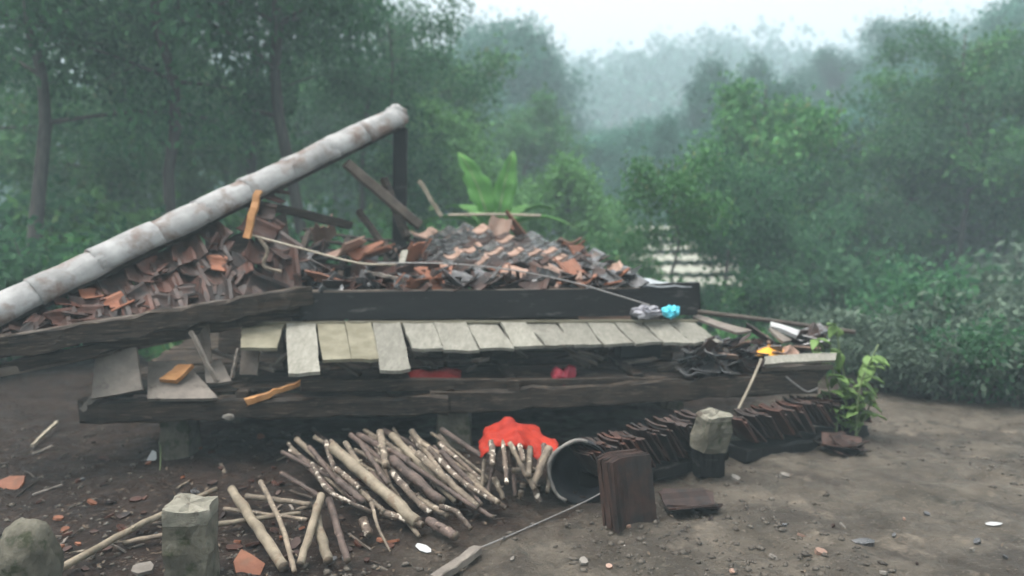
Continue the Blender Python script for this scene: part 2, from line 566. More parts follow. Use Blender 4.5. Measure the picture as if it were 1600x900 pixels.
# ------------------------------------------------------------------ ground
def axis(fine_a, fine_b, step, far_a, far_b):
    a = list(np.arange(fine_a, fine_b + 1e-6, step))
    s, v = step, fine_a
    left = []
    while v > far_a:
        s = min(s * 1.18, 9.0); v -= s; left.append(v)
    s, v = step, fine_b
    right = []
    while v < far_b:
        s = min(s * 1.18, 9.0); v += s; right.append(v)
    return np.array(left[::-1] + a + right)


gx = axis(-4.0, 4.2, .035, -190, 190)
gy = axis(2.6, 6.2, .030, -150, 200)
X, Y = np.meshgrid(gx, gy)
Z = ground_z(X, Y)
nx, ny = len(gx), len(gy)
gv = np.stack([X.ravel(), Y.ravel(), Z.ravel()], 1)
ii = (np.arange(ny - 1)[:, None] * nx + np.arange(nx - 1)[None, :]).ravel()
gf = np.stack([ii, ii + 1, ii + nx + 1, ii + nx], 1)


def np_mesh(name, V, F, material, smooth=False):
    me = bpy.data.meshes.new(name)
    V = np.asarray(V, np.float32); F = np.asarray(F, np.int32)
    me.vertices.add(len(V)); me.vertices.foreach_set('co', V.ravel())
    k = F.shape[1]
    me.loops.add(F.size); me.loops.foreach_set('vertex_index', F.ravel())
    me.polygons.add(len(F))
    me.polygons.foreach_set('loop_start', np.arange(0, F.size, k, dtype=np.int32))
    try:
        me.polygons.foreach_set('loop_total', np.full(len(F), k, np.int32))
    except Exception:
        pass
    me.materials.append(material)
    me.update(calc_edges=True)
    if smooth:
        me.polygons.foreach_set('use_smooth', np.ones(len(F), bool))
    return me


tag(link('ground', np_mesh('ground', gv, gf, ground_material(), True), (0, 0, 0)), kind='structure')


# ------------------------------------------------------------------ foliage
def leaf_quads(P, A, S):
    """P base points, A axis vectors, S side vectors -> folded leaf quads"""
    n = len(P)
    V = np.empty((n, 4, 3))
    V[:, 0] = P
    V[:, 1] = P + A * .45 + S
    V[:, 2] = P + A
    V[:, 3] = P + A * .45 - S
    F = np.arange(n * 4).reshape(n, 4)
    return V.reshape(-1, 3), F


def rand_leaves(rng, centers, spread, per, L, W, droop, up=0.0):
    C = np.repeat(np.asarray(centers, float), per, axis=0)
    n = len(C)
    P = C + rng.normal(0, 1, (n, 3)) * np.asarray(spread)
    A = rng.normal(0, 1, (n, 3))
    A /= np.linalg.norm(A, axis=1, keepdims=True)
    A = A * (1 - droop) + np.array([0, 0, -1.0]) * droop + np.array([0, 0, 1.0]) * up
    A /= np.linalg.norm(A, axis=1, keepdims=True) + 1e-9
    l = L * rng.uniform(.6, 1.35, (n, 1))
    S = np.cross(A, rng.normal(0, 1, (n, 3)))
    S /= np.linalg.norm(S, axis=1, keepdims=True) + 1e-9
    return leaf_quads(P, A * l, S * W * rng.uniform(.7, 1.3, (n, 1)))


def tree_meshes(name, seed, H, r0, cr, base, limbs, per, L, W, droop, spread, leaf, shape='round', bend=.04, rise=.5, twigs=4):
    rng = np.random.default_rng(seed); rd = random.Random(seed)
    V, F = [], []
    n = 9
    path = []
    p = Vector((0, 0, -.15))
    for i in range(n):
        path.append(p.copy())
        p = p + Vector((rd.uniform(-1, 1) * bend * H, rd.uniform(-1, 1) * bend * H, H * .95 / (n - 1)))
    rad = [r0 * (1.25 if i == 0 else 1) * (1 - .85 * i / (n - 1)) for i in range(n)]
    path = spline(path, 16); rad = [rad[min(int(i * 8 / 15), 8)] for i in range(16)]
    tube_geo(path, rad, 8, .10, seed, V, F)
    centers = []
    for k in range(limbs):
        t = base + (0.97 - base) * (k + rd.random()) / limbs
        q = path[min(int(t * 15), 15)]
        f = (t - base) / (1 - base)
        if shape == 'cone': ln = cr * (1.05 - f) * rd.uniform(.7, 1.1)
        elif shape == 'round': ln = cr * (math.sin(math.pi * (.18 + .72 * f))) * rd.uniform(.6, 1.15)
        else: ln = cr * rd.uniform(.5, 1.1) * (.7 + .4 * f)
        az = k * 2.4 + rd.uniform(-.5, .5)
        d = Vector((math.cos(az), math.sin(az), rd.uniform(.2, 1) * rise))
        pts = [q]
        for j in range(4):
            d.z -= droop * .22 * j * .6
            d.x += rd.uniform(-.2, .2); d.y += rd.uniform(-.2, .2)
            pts.append(pts[-1] + d.normalized() * ln / 4)
        rr = max(.012, r0 * .38 * (1 - .6 * f))
        tube_geo(pts, [rr, rr * .75, rr * .5, rr * .3, rr * .12], 5, .08, seed + k, V, F)
        centers += [tuple(pts[j].lerp(pts[j + 1], rd.random())) for j in (1, 2, 3)] + [tuple(pts[4])]
        for w in range(twigs):
            j = rd.choice((1, 2, 3, 3))
            s = pts[j].lerp(pts[min(j + 1, 4)], rd.random())
            e = s + Vector((rd.uniform(-1, 1), rd.uniform(-1, 1), rd.uniform(-.5, .7) - droop * .5)) * ln * .38
            tube_geo([s, s.lerp(e, .5) + Vector((0, 0, .03)), e], [rr * .3, rr * .2, rr * .08], 4, 0, 0, V, F)
            centers += [tuple(s.lerp(e, .6)), tuple(e)]
    LV, LF = rand_leaves(rng, centers, spread, per, L, W, droop)
    tm = mesh(name + '_trunk', V, F, M['trunk'], True)
    cm = np_mesh(name + '_crown', LV, LF, M[leaf])
    return tm, cm


def shrub_meshes(name, seed, H, R, stems, per, L, W, droop, leaf, up=0.1):
    rng = np.random.default_rng(seed); rd = random.Random(seed)
    V, F, centers = [], [], []
    for k in range(stems):
        az = k * 2.4 + rd.uniform(-.4, .4)
        rr = R * math.sqrt(rd.random())
        top = Vector((math.cos(az) * rr, math.sin(az) * rr, H * rd.uniform(.55, 1.0) * (1 - .35 * rr / R)))
        b = Vector((math.cos(az) * rr * .15, math.sin(az) * rr * .15, -.1))
        mid = b.lerp(top, .55) + Vector((0, 0, H * .1))
        tube_geo([b, mid, top], [.022, .014, .006], 5, .1, seed + k, V, F)
        for j in range(7):
            t = .2 + .8 * rd.random()
            q = b.lerp(mid, t * 2) if t < .5 else mid.lerp(top, t * 2 - 1)
            centers.append(tuple(q + Vector((rd.uniform(-1, 1), rd.uniform(-1, 1), rd.uniform(-.5, .6))) * R * .22))
    LV, LF = rand_leaves(rng, centers, (R * .12, R * .12, H * .07), per, L, W, droop, up)
    return mesh(name + '_stem', V, F, M['trunk'], True), np_mesh(name + '_foliage', LV, LF, M[leaf])


TK = {
    'droop_a': tree_meshes('droop_a', 3, 8.5, .085, 2.7, .40, 17, 60, .125, .028, .45, (.16, .16, .20), 'leaf_dark', 'wide', bend=.022, rise=.5, twigs=3),
    'droop_b': tree_meshes('droop_b', 5, 9.0, .095, 2.9, .38, 19, 58, .13, .028, .5, (.17, .17, .22), 'leaf_dark', 'wide', bend=.018, rise=.7),
    'broad_a': tree_meshes('broad_a', 7, 6.5, .10, 2.2, .30, 20, 52, .15, .045, .35, (.22, .22, .2), 'leaf_mid', 'round'),
    'broad_b': tree_meshes('broad_b', 8, 6.0, .09, 2.0, .18, 20, 56, .16, .050, .45, (.24, .24, .24), 'leaf_light', 'round'),
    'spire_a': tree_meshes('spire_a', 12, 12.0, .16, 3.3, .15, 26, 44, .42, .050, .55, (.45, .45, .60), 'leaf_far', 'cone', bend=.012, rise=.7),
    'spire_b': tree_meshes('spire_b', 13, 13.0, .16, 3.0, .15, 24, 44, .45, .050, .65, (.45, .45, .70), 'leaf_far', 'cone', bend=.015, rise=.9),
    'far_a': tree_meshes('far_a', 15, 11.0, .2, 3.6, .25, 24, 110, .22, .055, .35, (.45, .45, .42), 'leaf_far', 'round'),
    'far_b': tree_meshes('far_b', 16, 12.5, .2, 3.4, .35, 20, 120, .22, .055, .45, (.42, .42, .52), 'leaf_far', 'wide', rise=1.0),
    'slim_a': tree_meshes('slim_a', 21, 5.2, .065, 1.5, .58, 10, 40, .15, .035, .5, (.2, .2, .25), 'leaf_mid', 'wide', bend=.06, rise=1.1),
    'slim_b': tree_meshes('slim_b', 22, 5.0, .075, 1.6, .62, 10, 34, .16, .038, .55, (.22, .22, .28), 'leaf_dark', 'wide', bend=.07, rise=1.0),
}
SK = {
    'dark': shrub_meshes('dark', 31, 2.0, 1.0, 16, 24, .15, .040, .35, 'leaf_dark'),
    'mid': shrub_meshes('mid', 32, 1.9, 1.0, 16, 24, .16, .045, .30, 'leaf_mid'),
    'light': shrub_meshes('light', 33, 1.8, .9, 15, 24, .17, .052, .30, 'leaf_light'),
    'olive': shrub_meshes('olive', 34, 1.7, 1.1, 17, 24, .16, .035, .35, 'leaf_fog_grey'),
}


def put_tree(kind, u, Y, h=1.0, rz=0, label='', group=None, name='tree', w=None, lean=0):
    x = (u - 800) / FPX * Y
    loc = (x, Y, gz(x, Y))
    t = empty(name, loc, label, 'tree', group)
    tm, cm = TK[kind]
    for nm, me in (('trunk', tm), ('crown', cm)):
        o = link(nm, me, loc, t)
        o.rotation_euler = (0, lean, rz)
        ww = w or h
        o.scale = (ww, ww, h)
    return t


def put_shrub(kind, u, Y, h=1.0, rz=0, label='', group=None, w=None):
    x = (u - 800) / FPX * Y
    loc = (x, Y, gz(x, Y))
    look = {'dark': 'dark green', 'mid': 'mid green', 'light': 'light green', 'olive': 'grey green'}[kind]
    if 'misty' in label:
        row = 'low at the edge of the clay yard' if Y < 7.2 else 'just behind the edge of the clay yard' if Y < 9 else 'in the middle of the misty brush' if Y < 13 else 'deep in the misty brush'
    elif 'ridge' in label:
        row = 'low in the thicket close behind the pale ridge' if Y < 10 else 'tall in the thicket farther behind the pale ridge'
    else:
        row = 'close behind the tiled slope'
    label = look + ' shrub ' + row
    group = look + ' shrubs ' + row
    t = empty('shrub', loc, label, 'shrub', group)
    sm, fm = SK[kind]
    for nm, me in (('stem', sm), ('foliage', fm)):
        o = link(nm, me, loc, t)
        o.rotation_euler = (0, 0, rz)
        ww = w or h
        o.scale = (ww, ww, h)
    return t


# near trees on the left
put_tree('droop_b', 42, 9.4, 1.0, .3, 'dark tree with thick straight trunk at the far left edge', name='dark_tree')
put_tree('droop_a', 286, 10.2, 1.05, 1.2, 'dark tree with forked trunk above the low end of the pale ridge', name='dark_tree')
put_tree('droop_b', 488, 11.0, 1.08, 2.2, 'dark tree with slim trunk behind the middle of the pale ridge', name='dark_tree')
put_tree('broad_a', 150, 15.5, 1.05, 3.4, 'green tree between the two left trunks, farther back', name='bushy_tree')
put_tree('droop_b', 395, 14.5, 1.1, 4.1, 'dark drooping tree filling the gap behind the ridge, farther back', name='dark_tree')
put_tree('droop_a', 625, 13.2, .60, 5.2, 'short dark tree just behind the raised end of the pale ridge', name='dark_tree', w=.7)
put_tree('droop_b', -70, 12.0, 1.05, .9, 'dark drooping tree cut off by the left edge of the view', name='dark_tree')
put_tree('droop_a', 560, 17.5, 1.0, 2.9, 'tall dark tree whose crown borders the bright sky', name='dark_tree')
for u, Y, k, h, rz, lab in ((90, 20, 'broad_a', .95, .4, 'greyish green tree seen between the two leftmost trunks'), (230, 22, 'broad_b', 1.0, 1.9, 'light green tree seen left of the forked trunk'), (350, 19, 'broad_b', .85, 2.6, 'light green tree seen right of the forked trunk'), (450, 23, 'broad_a', 1.1, 3.7, 'greyish green tree behind the slim dark trunk'), (550, 26, 'broad_a', 1.1, 5.0, 'greyish green tree behind the raised ridge end')):
    put_tree(k, u, Y, h, rz, lab, name='bushy_tree')
# green growth behind the roof
put_tree('broad_b', 700, 15.0, .66, .4, 'light green bushy tree behind the banana plant', name='bushy_tree')
put_tree('broad_a', 640, 19.0, .95, 1.4, 'mid green bushy tree between dark crowns and the banana plant', name='bushy_tree')
put_tree('broad_b', 880, 13.5, .56, 2.4, 'light green bushy tree right of the banana plant', name='bushy_tree')
put_tree('broad_a', 800, 22.0, .80, 3.0, 'mid green bushy tree rising above the banana plant', name='bushy_tree')
put_tree('broad_a', 945, 17.0, .52, 4.0, 'mid green bushy tree behind the roof corner', name='bushy_tree')
# slim trees round the pale shed
put_tree('slim_a', 1075, 10.0, .48, .3, 'slim forked tree in front of the pale shed, nearest the roof', name='slim_tree', lean=-.03)
put_tree('slim_b', 1122, 10.4, .52, 1.7, 'slim leaning dark tree in front of the middle of the pale shed', name='slim_tree', lean=.10)
put_tree('slim_b', 1232, 10.8, .54, 2.7, 'slim dark tree at the far end of the pale shed', name='slim_tree', lean=.05)
put_tree('slim_b', 1300, 11.4, .52, 3.9, 'slim dark tree standing clear to the right of the shed', name='slim_tree')
put_tree('slim_a', 985, 11.0, .44, 5.1, 'slim green tree behind the roof end, left of the shed', name='slim_tree')
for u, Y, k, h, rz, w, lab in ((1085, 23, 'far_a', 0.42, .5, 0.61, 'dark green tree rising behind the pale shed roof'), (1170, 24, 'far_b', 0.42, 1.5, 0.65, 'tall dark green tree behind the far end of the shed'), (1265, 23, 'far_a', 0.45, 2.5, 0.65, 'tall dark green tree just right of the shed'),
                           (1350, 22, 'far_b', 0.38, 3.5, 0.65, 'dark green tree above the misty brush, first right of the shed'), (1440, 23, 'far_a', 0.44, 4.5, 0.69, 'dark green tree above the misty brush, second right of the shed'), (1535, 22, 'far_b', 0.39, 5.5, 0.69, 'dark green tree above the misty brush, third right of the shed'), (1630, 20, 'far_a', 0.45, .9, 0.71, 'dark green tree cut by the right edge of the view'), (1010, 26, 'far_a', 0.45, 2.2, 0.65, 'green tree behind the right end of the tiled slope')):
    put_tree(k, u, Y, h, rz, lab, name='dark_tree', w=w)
for u, Y, k, h, rz, w, lab in ((1190, 15.0, 'broad_a', .86, .6, .74, 'green tree with rounded crown close behind the shed'), (1290, 14.5, 'droop_a', .62, 1.6, .74, 'dark open crowned tree close behind the right brush'), (1385, 15.0, 'broad_a', .80, 2.6, .78, 'green tree with rounded crown above the right brush'), (1490, 14.5, 'droop_b', .62, 3.6, .76, 'dark open crowned tree above the far right brush'), (1585, 14.5, 'broad_a', .82, 4.6, .80, 'green tree with rounded crown at the right edge')):
    put_tree(k, u, Y, h, rz, lab, name='leafy_tree', w=w)
# middle distance, fading
for i, (u, Y, k, h, r) in enumerate([
        (1000, 30, 'spire_a', .40, .3), (1055, 33, 'spire_b', .44, 1.0), (1103, 30, 'spire_a', .62, 1.9), (1168, 31, 'spire_b', .58, 2.7), (1215, 34, 'spire_a', .56, 3.3), (1265, 36, 'spire_b', .52, 4.1), (960, 26, 'spire_a', .34, 5.0), (1035, 24, 'spire_b', .36, .6), (1130, 23, 'spire_a', .40, 1.5), (1190, 25, 'spire_b', .42, 3.8)]):
    put_tree(k, u, Y, h, r, 'spiry hazy tree in the middle distance right of the roof', 'spiry trees right of the roof', name='spiry_tree')
for i, (u, Y, k, h, r) in enumerate([
        (1330, 30, 'far_a', .62, .5), (1400, 34, 'far_b', .64, 1.1), (1470, 31, 'far_a', .66, 2.0), (1550, 36, 'far_b', .72, 3.1), (1620, 30, 'far_a', .72, 4.0), (1700, 38, 'far_b', .8, 1.4),
        (1280, 40, 'far_a', .72, 5.0), (1380, 46, 'far_b', .75, 2.2), (1500, 48, 'far_a', .85, .7), (1610, 52, 'far_b', .95, 3.7)]):
    put_tree(k, u, Y, h, r, 'pale fog veiled tree on the slope beyond the yard', 'fog veiled trees on the slope', name='hazy_tree')
for i, (u, Y, k, h, r) in enumerate([
        (732, 34, 'far_a', .93, .2), (790, 37, 'far_b', .86, 1.3), (848, 39, 'far_a', .90, 2.4), (690, 36, 'far_a', .82, 3.0), (640, 46, 'far_a', .85, 4.4), (800, 34, 'far_a', .62, 4.9), (880, 40, 'far_a', .55, .9), (950, 44, 'far_b', .52, 2.0)]):
    put_tree(k, u, Y, h, r, 'pale hazy tree on the skyline behind the banana plant', 'pale hazy skyline trees', name='hazy_tree')

# shrubs
for i, (u, Y, k, h, r) in enumerate([
        (-40, 7.6, 'dark', .75, 0), (70, 8.2, 'dark', .85, 1), (170, 8.6, 'mid', .82, 2), (250, 9.2, 'dark', .9, 3), (340, 9.0, 'mid', .8, 4), (420, 9.6, 'dark', .9, 5), (510, 9.8, 'mid', .82, .5), (580, 9.4, 'dark', .8, 1.5),
        (110, 11.0, 'light', 1.15, 2.5), (220, 11.8, 'light', 1.2, 3.5), (360, 12.2, 'light', 1.2, 4.5), (470, 12.6, 'mid', 1.1, 5.5), (20, 10.8, 'dark', 1.2, .8), (640, 11.0, 'mid', .9, 1.8)]):
    put_shrub(k, u, Y, h, r, 'leafy shrub in the thicket behind the pale ridge', 'shrubs behind the pale ridge')
for i, (u, Y, k, h, r) in enumerate([
        (690, 9.6, 'light', .70, .2), (735, 10.6, 'mid', .9, 1.2), (820, 10.0, 'light', .78, 2.2), (870, 9.4, 'mid', .66, 3.2), (915, 10.2, 'mid', .72, 4.2), (960, 9.0, 'mid', .50, 5.2), (1000, 9.6, 'mid', .55, .7)]):
    put_shrub(k, u, Y, h, r, 'green shrub close behind the tiled slope', 'green shrubs close behind the tiled slope')
for i, (u, Y, k, h, r) in enumerate([
        (1035, 8.8, 'mid', .28, .1), (1215, 8.0, 'mid', .22, 2.1), (1105, 9.6, 'dark', .42, 1.1), (1150, 9.9, 'mid', .50, 1.9), (1205, 9.7, 'dark', .55, 2.9), (1290, 8.0, 'olive', .45, 3.1), (1350, 7.4, 'olive', .50, 4.1), (1430, 8.0, 'dark', .62, 5.1), (1520, 7.4, 'olive', .60, .6), (1600, 8.0, 'olive', .70, 1.6), (1400, 6.7, 'olive', .36, 2.0), (1470, 6.5, 'olive', .40, 3.0), (1545, 6.3, 'dark', .42, 4.0), (1620, 6.2, 'olive', .46, 5.0),
        (1340, 10.5, 'dark', .9, 2.6), (1420, 11.5, 'olive', 1.0, 3.6), (1510, 11.0, 'dark', 1.05, 4.6), (1590, 12.0, 'olive', 1.1, 5.6), (1660, 10.5, 'olive', 1.1, .3), (1380, 15, 'olive', 1.3, 1.3), (1470, 16, 'olive', 1.4, 2.3), (1560, 17, 'olive', 1.5, 3.3), (1640, 16, 'olive', 1.6, 4.3),
        (1440, 22, 'olive', 1.7, .9), (1540, 23, 'olive', 1.8, 1.9), (1340, 21, 'olive', 1.6, 2.9), (1640, 24, 'olive', 1.9, 4.9)]):
    put_shrub(k, u, Y, h, r, 'grey green shrub in the misty brush beyond the yard', 'shrubs in the misty brush')

# undergrowth between the shrubs
rng = np.random.default_rng(77)
N = 5200
uy = rng.uniform(7.2, 26, N); uu = rng.uniform(-150, 1750, N)
ux = (uu - 800) / FPX * uy
keep = ~((uu > 560) & (uu < 1010) & (uy < 8.6)) & ~((uu < 700) & (uy < 8.0))
ux, uy = ux[keep], uy[keep]
C = np.stack([ux, uy, ground_z(ux, uy) + .02], 1)
LV, LF = rand_leaves(rng, C, (.12, .12, .03), 7, .26, .022, -.2, up=.9)
tag(link('undergrowth', np_mesh('undergrowth', LV, LF, M['leaf_mid']), (0, 0, 0)), 'green undergrowth covering the ground beneath the trees', 'undergrowth', kind='stuff')

# far wooded hillside
rng = np.random.default_rng(78)
N = 1500
hy = rng.uniform(50, 118, N); hx = rng.uniform(-1.0, 1.0, N) * hy * .95
hz = ground_z(hx, hy)
C = np.repeat(np.stack([hx, hy, hz + 2.2], 1), 7, axis=0) + rng.normal(0, 1, (N * 7, 3)) * np.array([1.2, 1.2, 1.5])
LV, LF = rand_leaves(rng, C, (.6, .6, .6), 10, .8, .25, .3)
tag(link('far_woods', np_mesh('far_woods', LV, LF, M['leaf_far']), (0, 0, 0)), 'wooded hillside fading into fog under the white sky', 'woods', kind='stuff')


# banana plant
def banana():
    base = at(772, 330, 9.4)
    x, y = base.x, base.y
    z0 = gz(x, y)
    t = empty('banana_plant', (x, y, z0), 'bright green banana plant with upright broad leaves behind the roof', 'banana plant')
    V, F = tube_geo([Vector((x, y, z0 - .1)), Vector((x + .02, y, z0 + .7)), Vector((x, y, z0 + 1.35))], [.10, .08, .05], 10, .04, 2)
    mk('stem', V, F, M['stem'], t, True)
    top = Vector((x, y, z0 + 1.2))
    specs = [(-.20, .0, 1.32, .165, .25), (.14, .1, 1.24, .135, .12), (-.5, .5, 1.0, .18, .7), (.55, .4, 1.0, .17, .75), (-.15, -.6, .8, .15, .7), (.8, -.2, .9, .15, 1.0), (-.8, .1, .9, .16, 1.0)]
    for k, (dx, dy, ln, w, bend) in enumerate(specs):
        d = Vector((dx, dy, 1.0)).normalized()
        hor = Vector((dx, dy, 0)); hor = hor.normalized() if hor.length > .01 else Vector((1, 0, 0))
        side = Vector((1, .35, 0)).normalized() if k < 2 else d.cross(Vector((0, 0, 1))).normalized()
        P = []
        for i in range(15):
            s = i / 14
            c = top + d * ln * s + hor * bend * ln * s * s * .5 - Vector((0, 0, bend * ln * s ** 3 * .55))
            ww = w * (math.sin(math.pi * min(1, max(0, (s - .12) / .88)) ** .8) ** .7 if s > .12 else 0) + .012
            row = []
            for j in (-1, -.55, 0, .55, 1):
                rag = 1 + (.10 * math.sin(i * 2.3 + k) - (.22 if (i * 7 + k * 3) % 5 == 0 else 0) if abs(j) == 1 else 0)
                row.append(c + side * ww * j * rag + side.cross(d) * (abs(j) * ww * .45) + Vector((0, .03, 0)) * math.sin(i * 1.9 + j))
            P.append(row)
        V, F = sheet_geo(P, .004)
        lf = mk('leaf', V, F, M['banana'], t, True)
        V, F = tube_geo([(row[2] + Vector((0, -.012, .004))) for row in P], [.016 * (1 - .8 * i / 14) for i in range(15)], 6)
        mk('midrib', V, F, M['rib'], lf, True)
    return t


banana()


# pale shed seen through the slim trees
def shed():
    Y0, Y1 = 12.6, 17.0
    xa, xb = at(955, 450, Y0).x, at(1320, 450, Y0).x
    ze, zr = at(0, 458, Y0).z, at(0, 356, Y1).z
    zb = gz((xa + xb) / 2, Y0 + .6) - .05
    t = empty('shed', ((xa + xb) / 2, Y0 + 1, zb), 'low shed with pale corrugated roof behind the slim trees', 'shed')
    rows, cols = 6, 4
    for i in range(rows):                          # overlapping courses of pale sheets
        for j in range(cols):
            x0, x1 = xa + (xb - xa) * j / cols, xa + (xb - xa) * (j + 1) / cols + .05
            s0, s1 = i / rows, (i + 1) / rows + .03
            P = []
            for a in range(4):
                s = s0 + (s1 - s0) * a / 3
                P.append([Vector((x0 + (x1 - x0) * b / 16, Y0 + (Y1 - Y0) * s, ze + (zr - ze) * s + .11 * (1 - a / 3) + .012 * j + .018 * math.sin(b * 1.9))) for b in range(17)])
            V, F = sheet_geo(P, -.012)
            mk('roof_sheet', V, F, M['cream'], t, True)
    for x in (xa + .1, (xa + xb) / 2, xb - .1):
        timber('post', (x, Y0 + .35, zb - .2), (x, Y0 + .35, ze + .02), .1, .1, M['wood_brown'], t, up=(0, 1, 0))
        timber('post', (x, Y1 - .3, zb - .2), (x, Y1 - .3, zr - .12), .1, .1, M['wood_brown'], t, up=(0, 1, 0))
    board('wall', Vector((xa + .15, Y0 + .45, zb)), Vector((xb - .15, Y0 + .45, zb)), Vector((xb - .15, Y0 + .45, ze)), Vector((xa + .15, Y0 + .45, ze)), .03, M['wood_grey'], t, seed=3)


shed()

# ------------------------------------------------------------------ the house: platform on stone footings
FLOOR_Z = .455
house = empty('stilt_house', (HOUSE_A.x + 2 * E1.x, HOUSE_A.y + 2 * E1.y, .2), 'collapsed dark timber house platform resting low on stone footings', 'house')
timber('front_beam', hp(128, 643, 0), hp(700, 630, .0), .13, .135, M['wood_dark'], house, seed=1, rough=.013, seg=20)
timber('front_beam', hp(672, 627, .03), hp(1272, 596, .03), .12, .15, M['wood_dark'], house, seed=2, rough=.013, seg=20)
timber('front_beam', hp(470, 602, -.02), hp(1110, 598, .06), .05, .08, M['wood_dark'], house, seed=3, rough=.006, seg=14)
pL, pR = hp(128, 643, 0), hp(1272, 596, 0)
for k, off in enumerate((1.35, 2.6)):
    q = E2 * off
    timber('rear_beam', pL + q, pR + q, .12, .14, M['wood_dark'], house, seed=5 + k)
for k, t in enumerate((.03, .2, .38, .56, .74, .95)):
    p = pL.lerp(pR, t) + Vector((0, 0, .05)) - E2 * (.03 if t in (.2, .56) else -.05)
    timber('joist', p, p + E2 * 2.7, .08, .09, M['wood_dark'], house, seed=10 + k)
nb = 15
for k in range(nb):
    o0, o1 = .06 + k * 2.6 / nb, .06 + (k + 1) * 2.6 / nb - .012
    z = pL.z + .105 + random.uniform(-.004, .004)
    a, b = pL + E1 * random.uniform(.0, .1), pL + E1 * (4.25 + random.uniform(-.1, .1))
    c = [Vector((p.x, p.y, z)) for p in (a + E2 * o0, b + E2 * o0, b + E2 * o1, a + E2 * o1)]
    board('floor_board', *c, .025, M['wood_dark'], house, seed=30 + k, nu=10, nv=1)
# added backing boards, they stop brightness showing through and keep the gap dark
for k in range(11):
    a = pL + E1 * (.55 + k * .33) + E2 * 1.15; a.z = pL.z + .13
    b = a + E1 * .30
    top = Vector((0, 0, .50 + random.uniform(-.06, .05))) + E2 * .18
    board('backing_board', a, a + top, b + top, b, .02, M['wood_dark'], house, seed=60 + k, nu=5, nv=1)
for k, (u0, u1) in enumerate(((450, 600), (930, 1080))):
    p = hp(u0, 600, .9); p.z = pL.z + .12
    q = hp(u1, 545, 1.0)
    timber('brace', p, q, .07, .06, M['wood_dark'], house, seed=80 + k)
# posts that still carry the eave
for k, u in enumerate((470, 760, 1040)):
    p = hp(u, 560, .62); q = p.copy(); p.z = pL.z + .12; q.z = .98
    timber('post', p, q, .09, .09, M['wood_dark'], house, seed=90 + k, up=(0, 1, 0))


# loose boards on the left end of the platform
def loose(name, pts, th, m, label, cat='board', seed=0, **kw):
    o = board(name, *pts, th, m, None, seed=seed, **kw)
    return tag(o, label, cat)


loose('leaning_board', (hp(150, 548, .02), hp(143, 624, -.12), hp(222, 609, -.12), hp(212, 541, .02)), .025, M['wood_grey'], 'wide grey board leaning at the far end of the platform', seed=1)
loose('leaning_board', (hp(231, 563, .22), hp(230, 624, -.10), hp(341, 622, -.10), hp(288, 562, .22)), .022, M['wood_grey'], 'pale brown board under a chunk of orange wood', seed=2)
loose('leaning_board', (hp(318, 562, .25), hp(322, 598, .06), hp(362, 596, .06), hp(345, 562, .25)), .02, M['wood_grey'], 'short grey board beside the crossed laths', seed=3)
loose('leaning_board', (hp(378, 543, .22), hp(374, 586, .14), hp(402, 586, .14), hp(406, 546, .22)), .02, M['wood_brown'], 'small brown board hanging under the first pale plank', seed=4)
loose('split_wood', (hp(250, 597, .02), hp(280, 575, .10), hp(303, 575, .08), hp(276, 600, -.01)), .03, M['wood_orange'], 'orange split wood chunk lying on the pale brown board', 'split wood', seed=5)
V, F = timber_geo(hp(384, 629, -.10), hp(472, 597, .02), .035, .045, seed=6, rough=.006, taper=.6)
tag(mk('split_wood', V, F, M['wood_orange']), 'orange splintered stick across the front beam', 'split wood')
V, F = timber_geo(hp(298, 518, .05), hp(338, 596, -.03), .018, .028, seed=7)
tag(mk('lath', V, F, M['wood_grey']), 'thin grey lath slanting in front of the brown prop', 'lath')
V, F = board_geo(hp(303, 505, .20), hp(318, 570, .10), hp(331, 568, .10), hp(326, 502, .20), .02, seed=8)
tag(mk('prop', V, F, M['wood_brown']), 'brown prop board standing under the sloping beam', 'board')
V, F = timber_geo(hp(372, 545, .12), hp(362, 590, .06), .015, .02, seed=9)
tag(mk('lath', V, F, M['wood_grey']), 'thin lath leaning just left of the small brown board', 'lath')
V, F = timber_geo(hp(128, 640, -.05), hp(150, 618, -.02), .02, .035, seed=10)
tag(mk('splinter', V, F, M['wood_grey']), 'pale splinter at the left end of the front beam', 'splinter')
V, F = lump_geo(hp(357, 652, -.075), .035, .02, .025, .3, 4, 2)
tag(mk('lichen_stone', V, F, M['pale_bit']), 'pale mottled lump wedged on the lower front beam', 'stone')

# ------------------------------------------------------------------ awning of pale planks
awning = empty('plank_awning', hp(780, 545, .1), 'row of pale weathered planks sloping out over the front', 'awning')
AW = [  # top-left u, top-right u, bottom-left (u, v), bottom-right (u, v), material
    (378, 444, (376, 541), (432, 542), 'wood_mossy'), (447, 493, (450, 583), (500, 581), 'wood_pale'), (495, 538, (504, 561), (548, 559), 'wood_mossy'), (540, 580, (550, 562), (593, 562), 'wood_mossy'),
    (582, 625, (595, 578), (642, 576), 'wood_pale'), (628, 676, (645, 544), (693, 545), 'wood_pale'), (678, 728, (694, 546), (748, 546), 'wood_pale'), (730, 778, (750, 545), (803, 544), 'wood_pale'), (782, 820, (803, 541), (849, 540), 'wood_pale'),
    (823, 868, (852, 540), (896, 539), 'wood_pale'), (871, 915, (898, 539), (941, 538), 'wood_pale'), (918, 958, (944, 538), (990, 536), 'wood_pale'), (960, 1001, (992, 536), (1036, 535), 'wood_pale'), (1004, 1042, (1038, 535), (1082, 534), 'wood_pale'), (1045, 1084, (1084, 534), (1129, 532), 'wood_pale')]
for k, (a, b, c, d, m) in enumerate(AW):
    vt = 506 - 3 * (a - 378) / 700
    off = .40
    near = lambda v: .40 - (v - 505) / 36 * .36
    board('plank', hp(a, vt, off), hp(c[0], c[1], near(c[1])), hp(d[0], d[1], near(d[1])), hp(b, vt, off), .022, M[m], awning, seed=100 + k, nu=7, nv=3, ragged=.012, warp=.007)
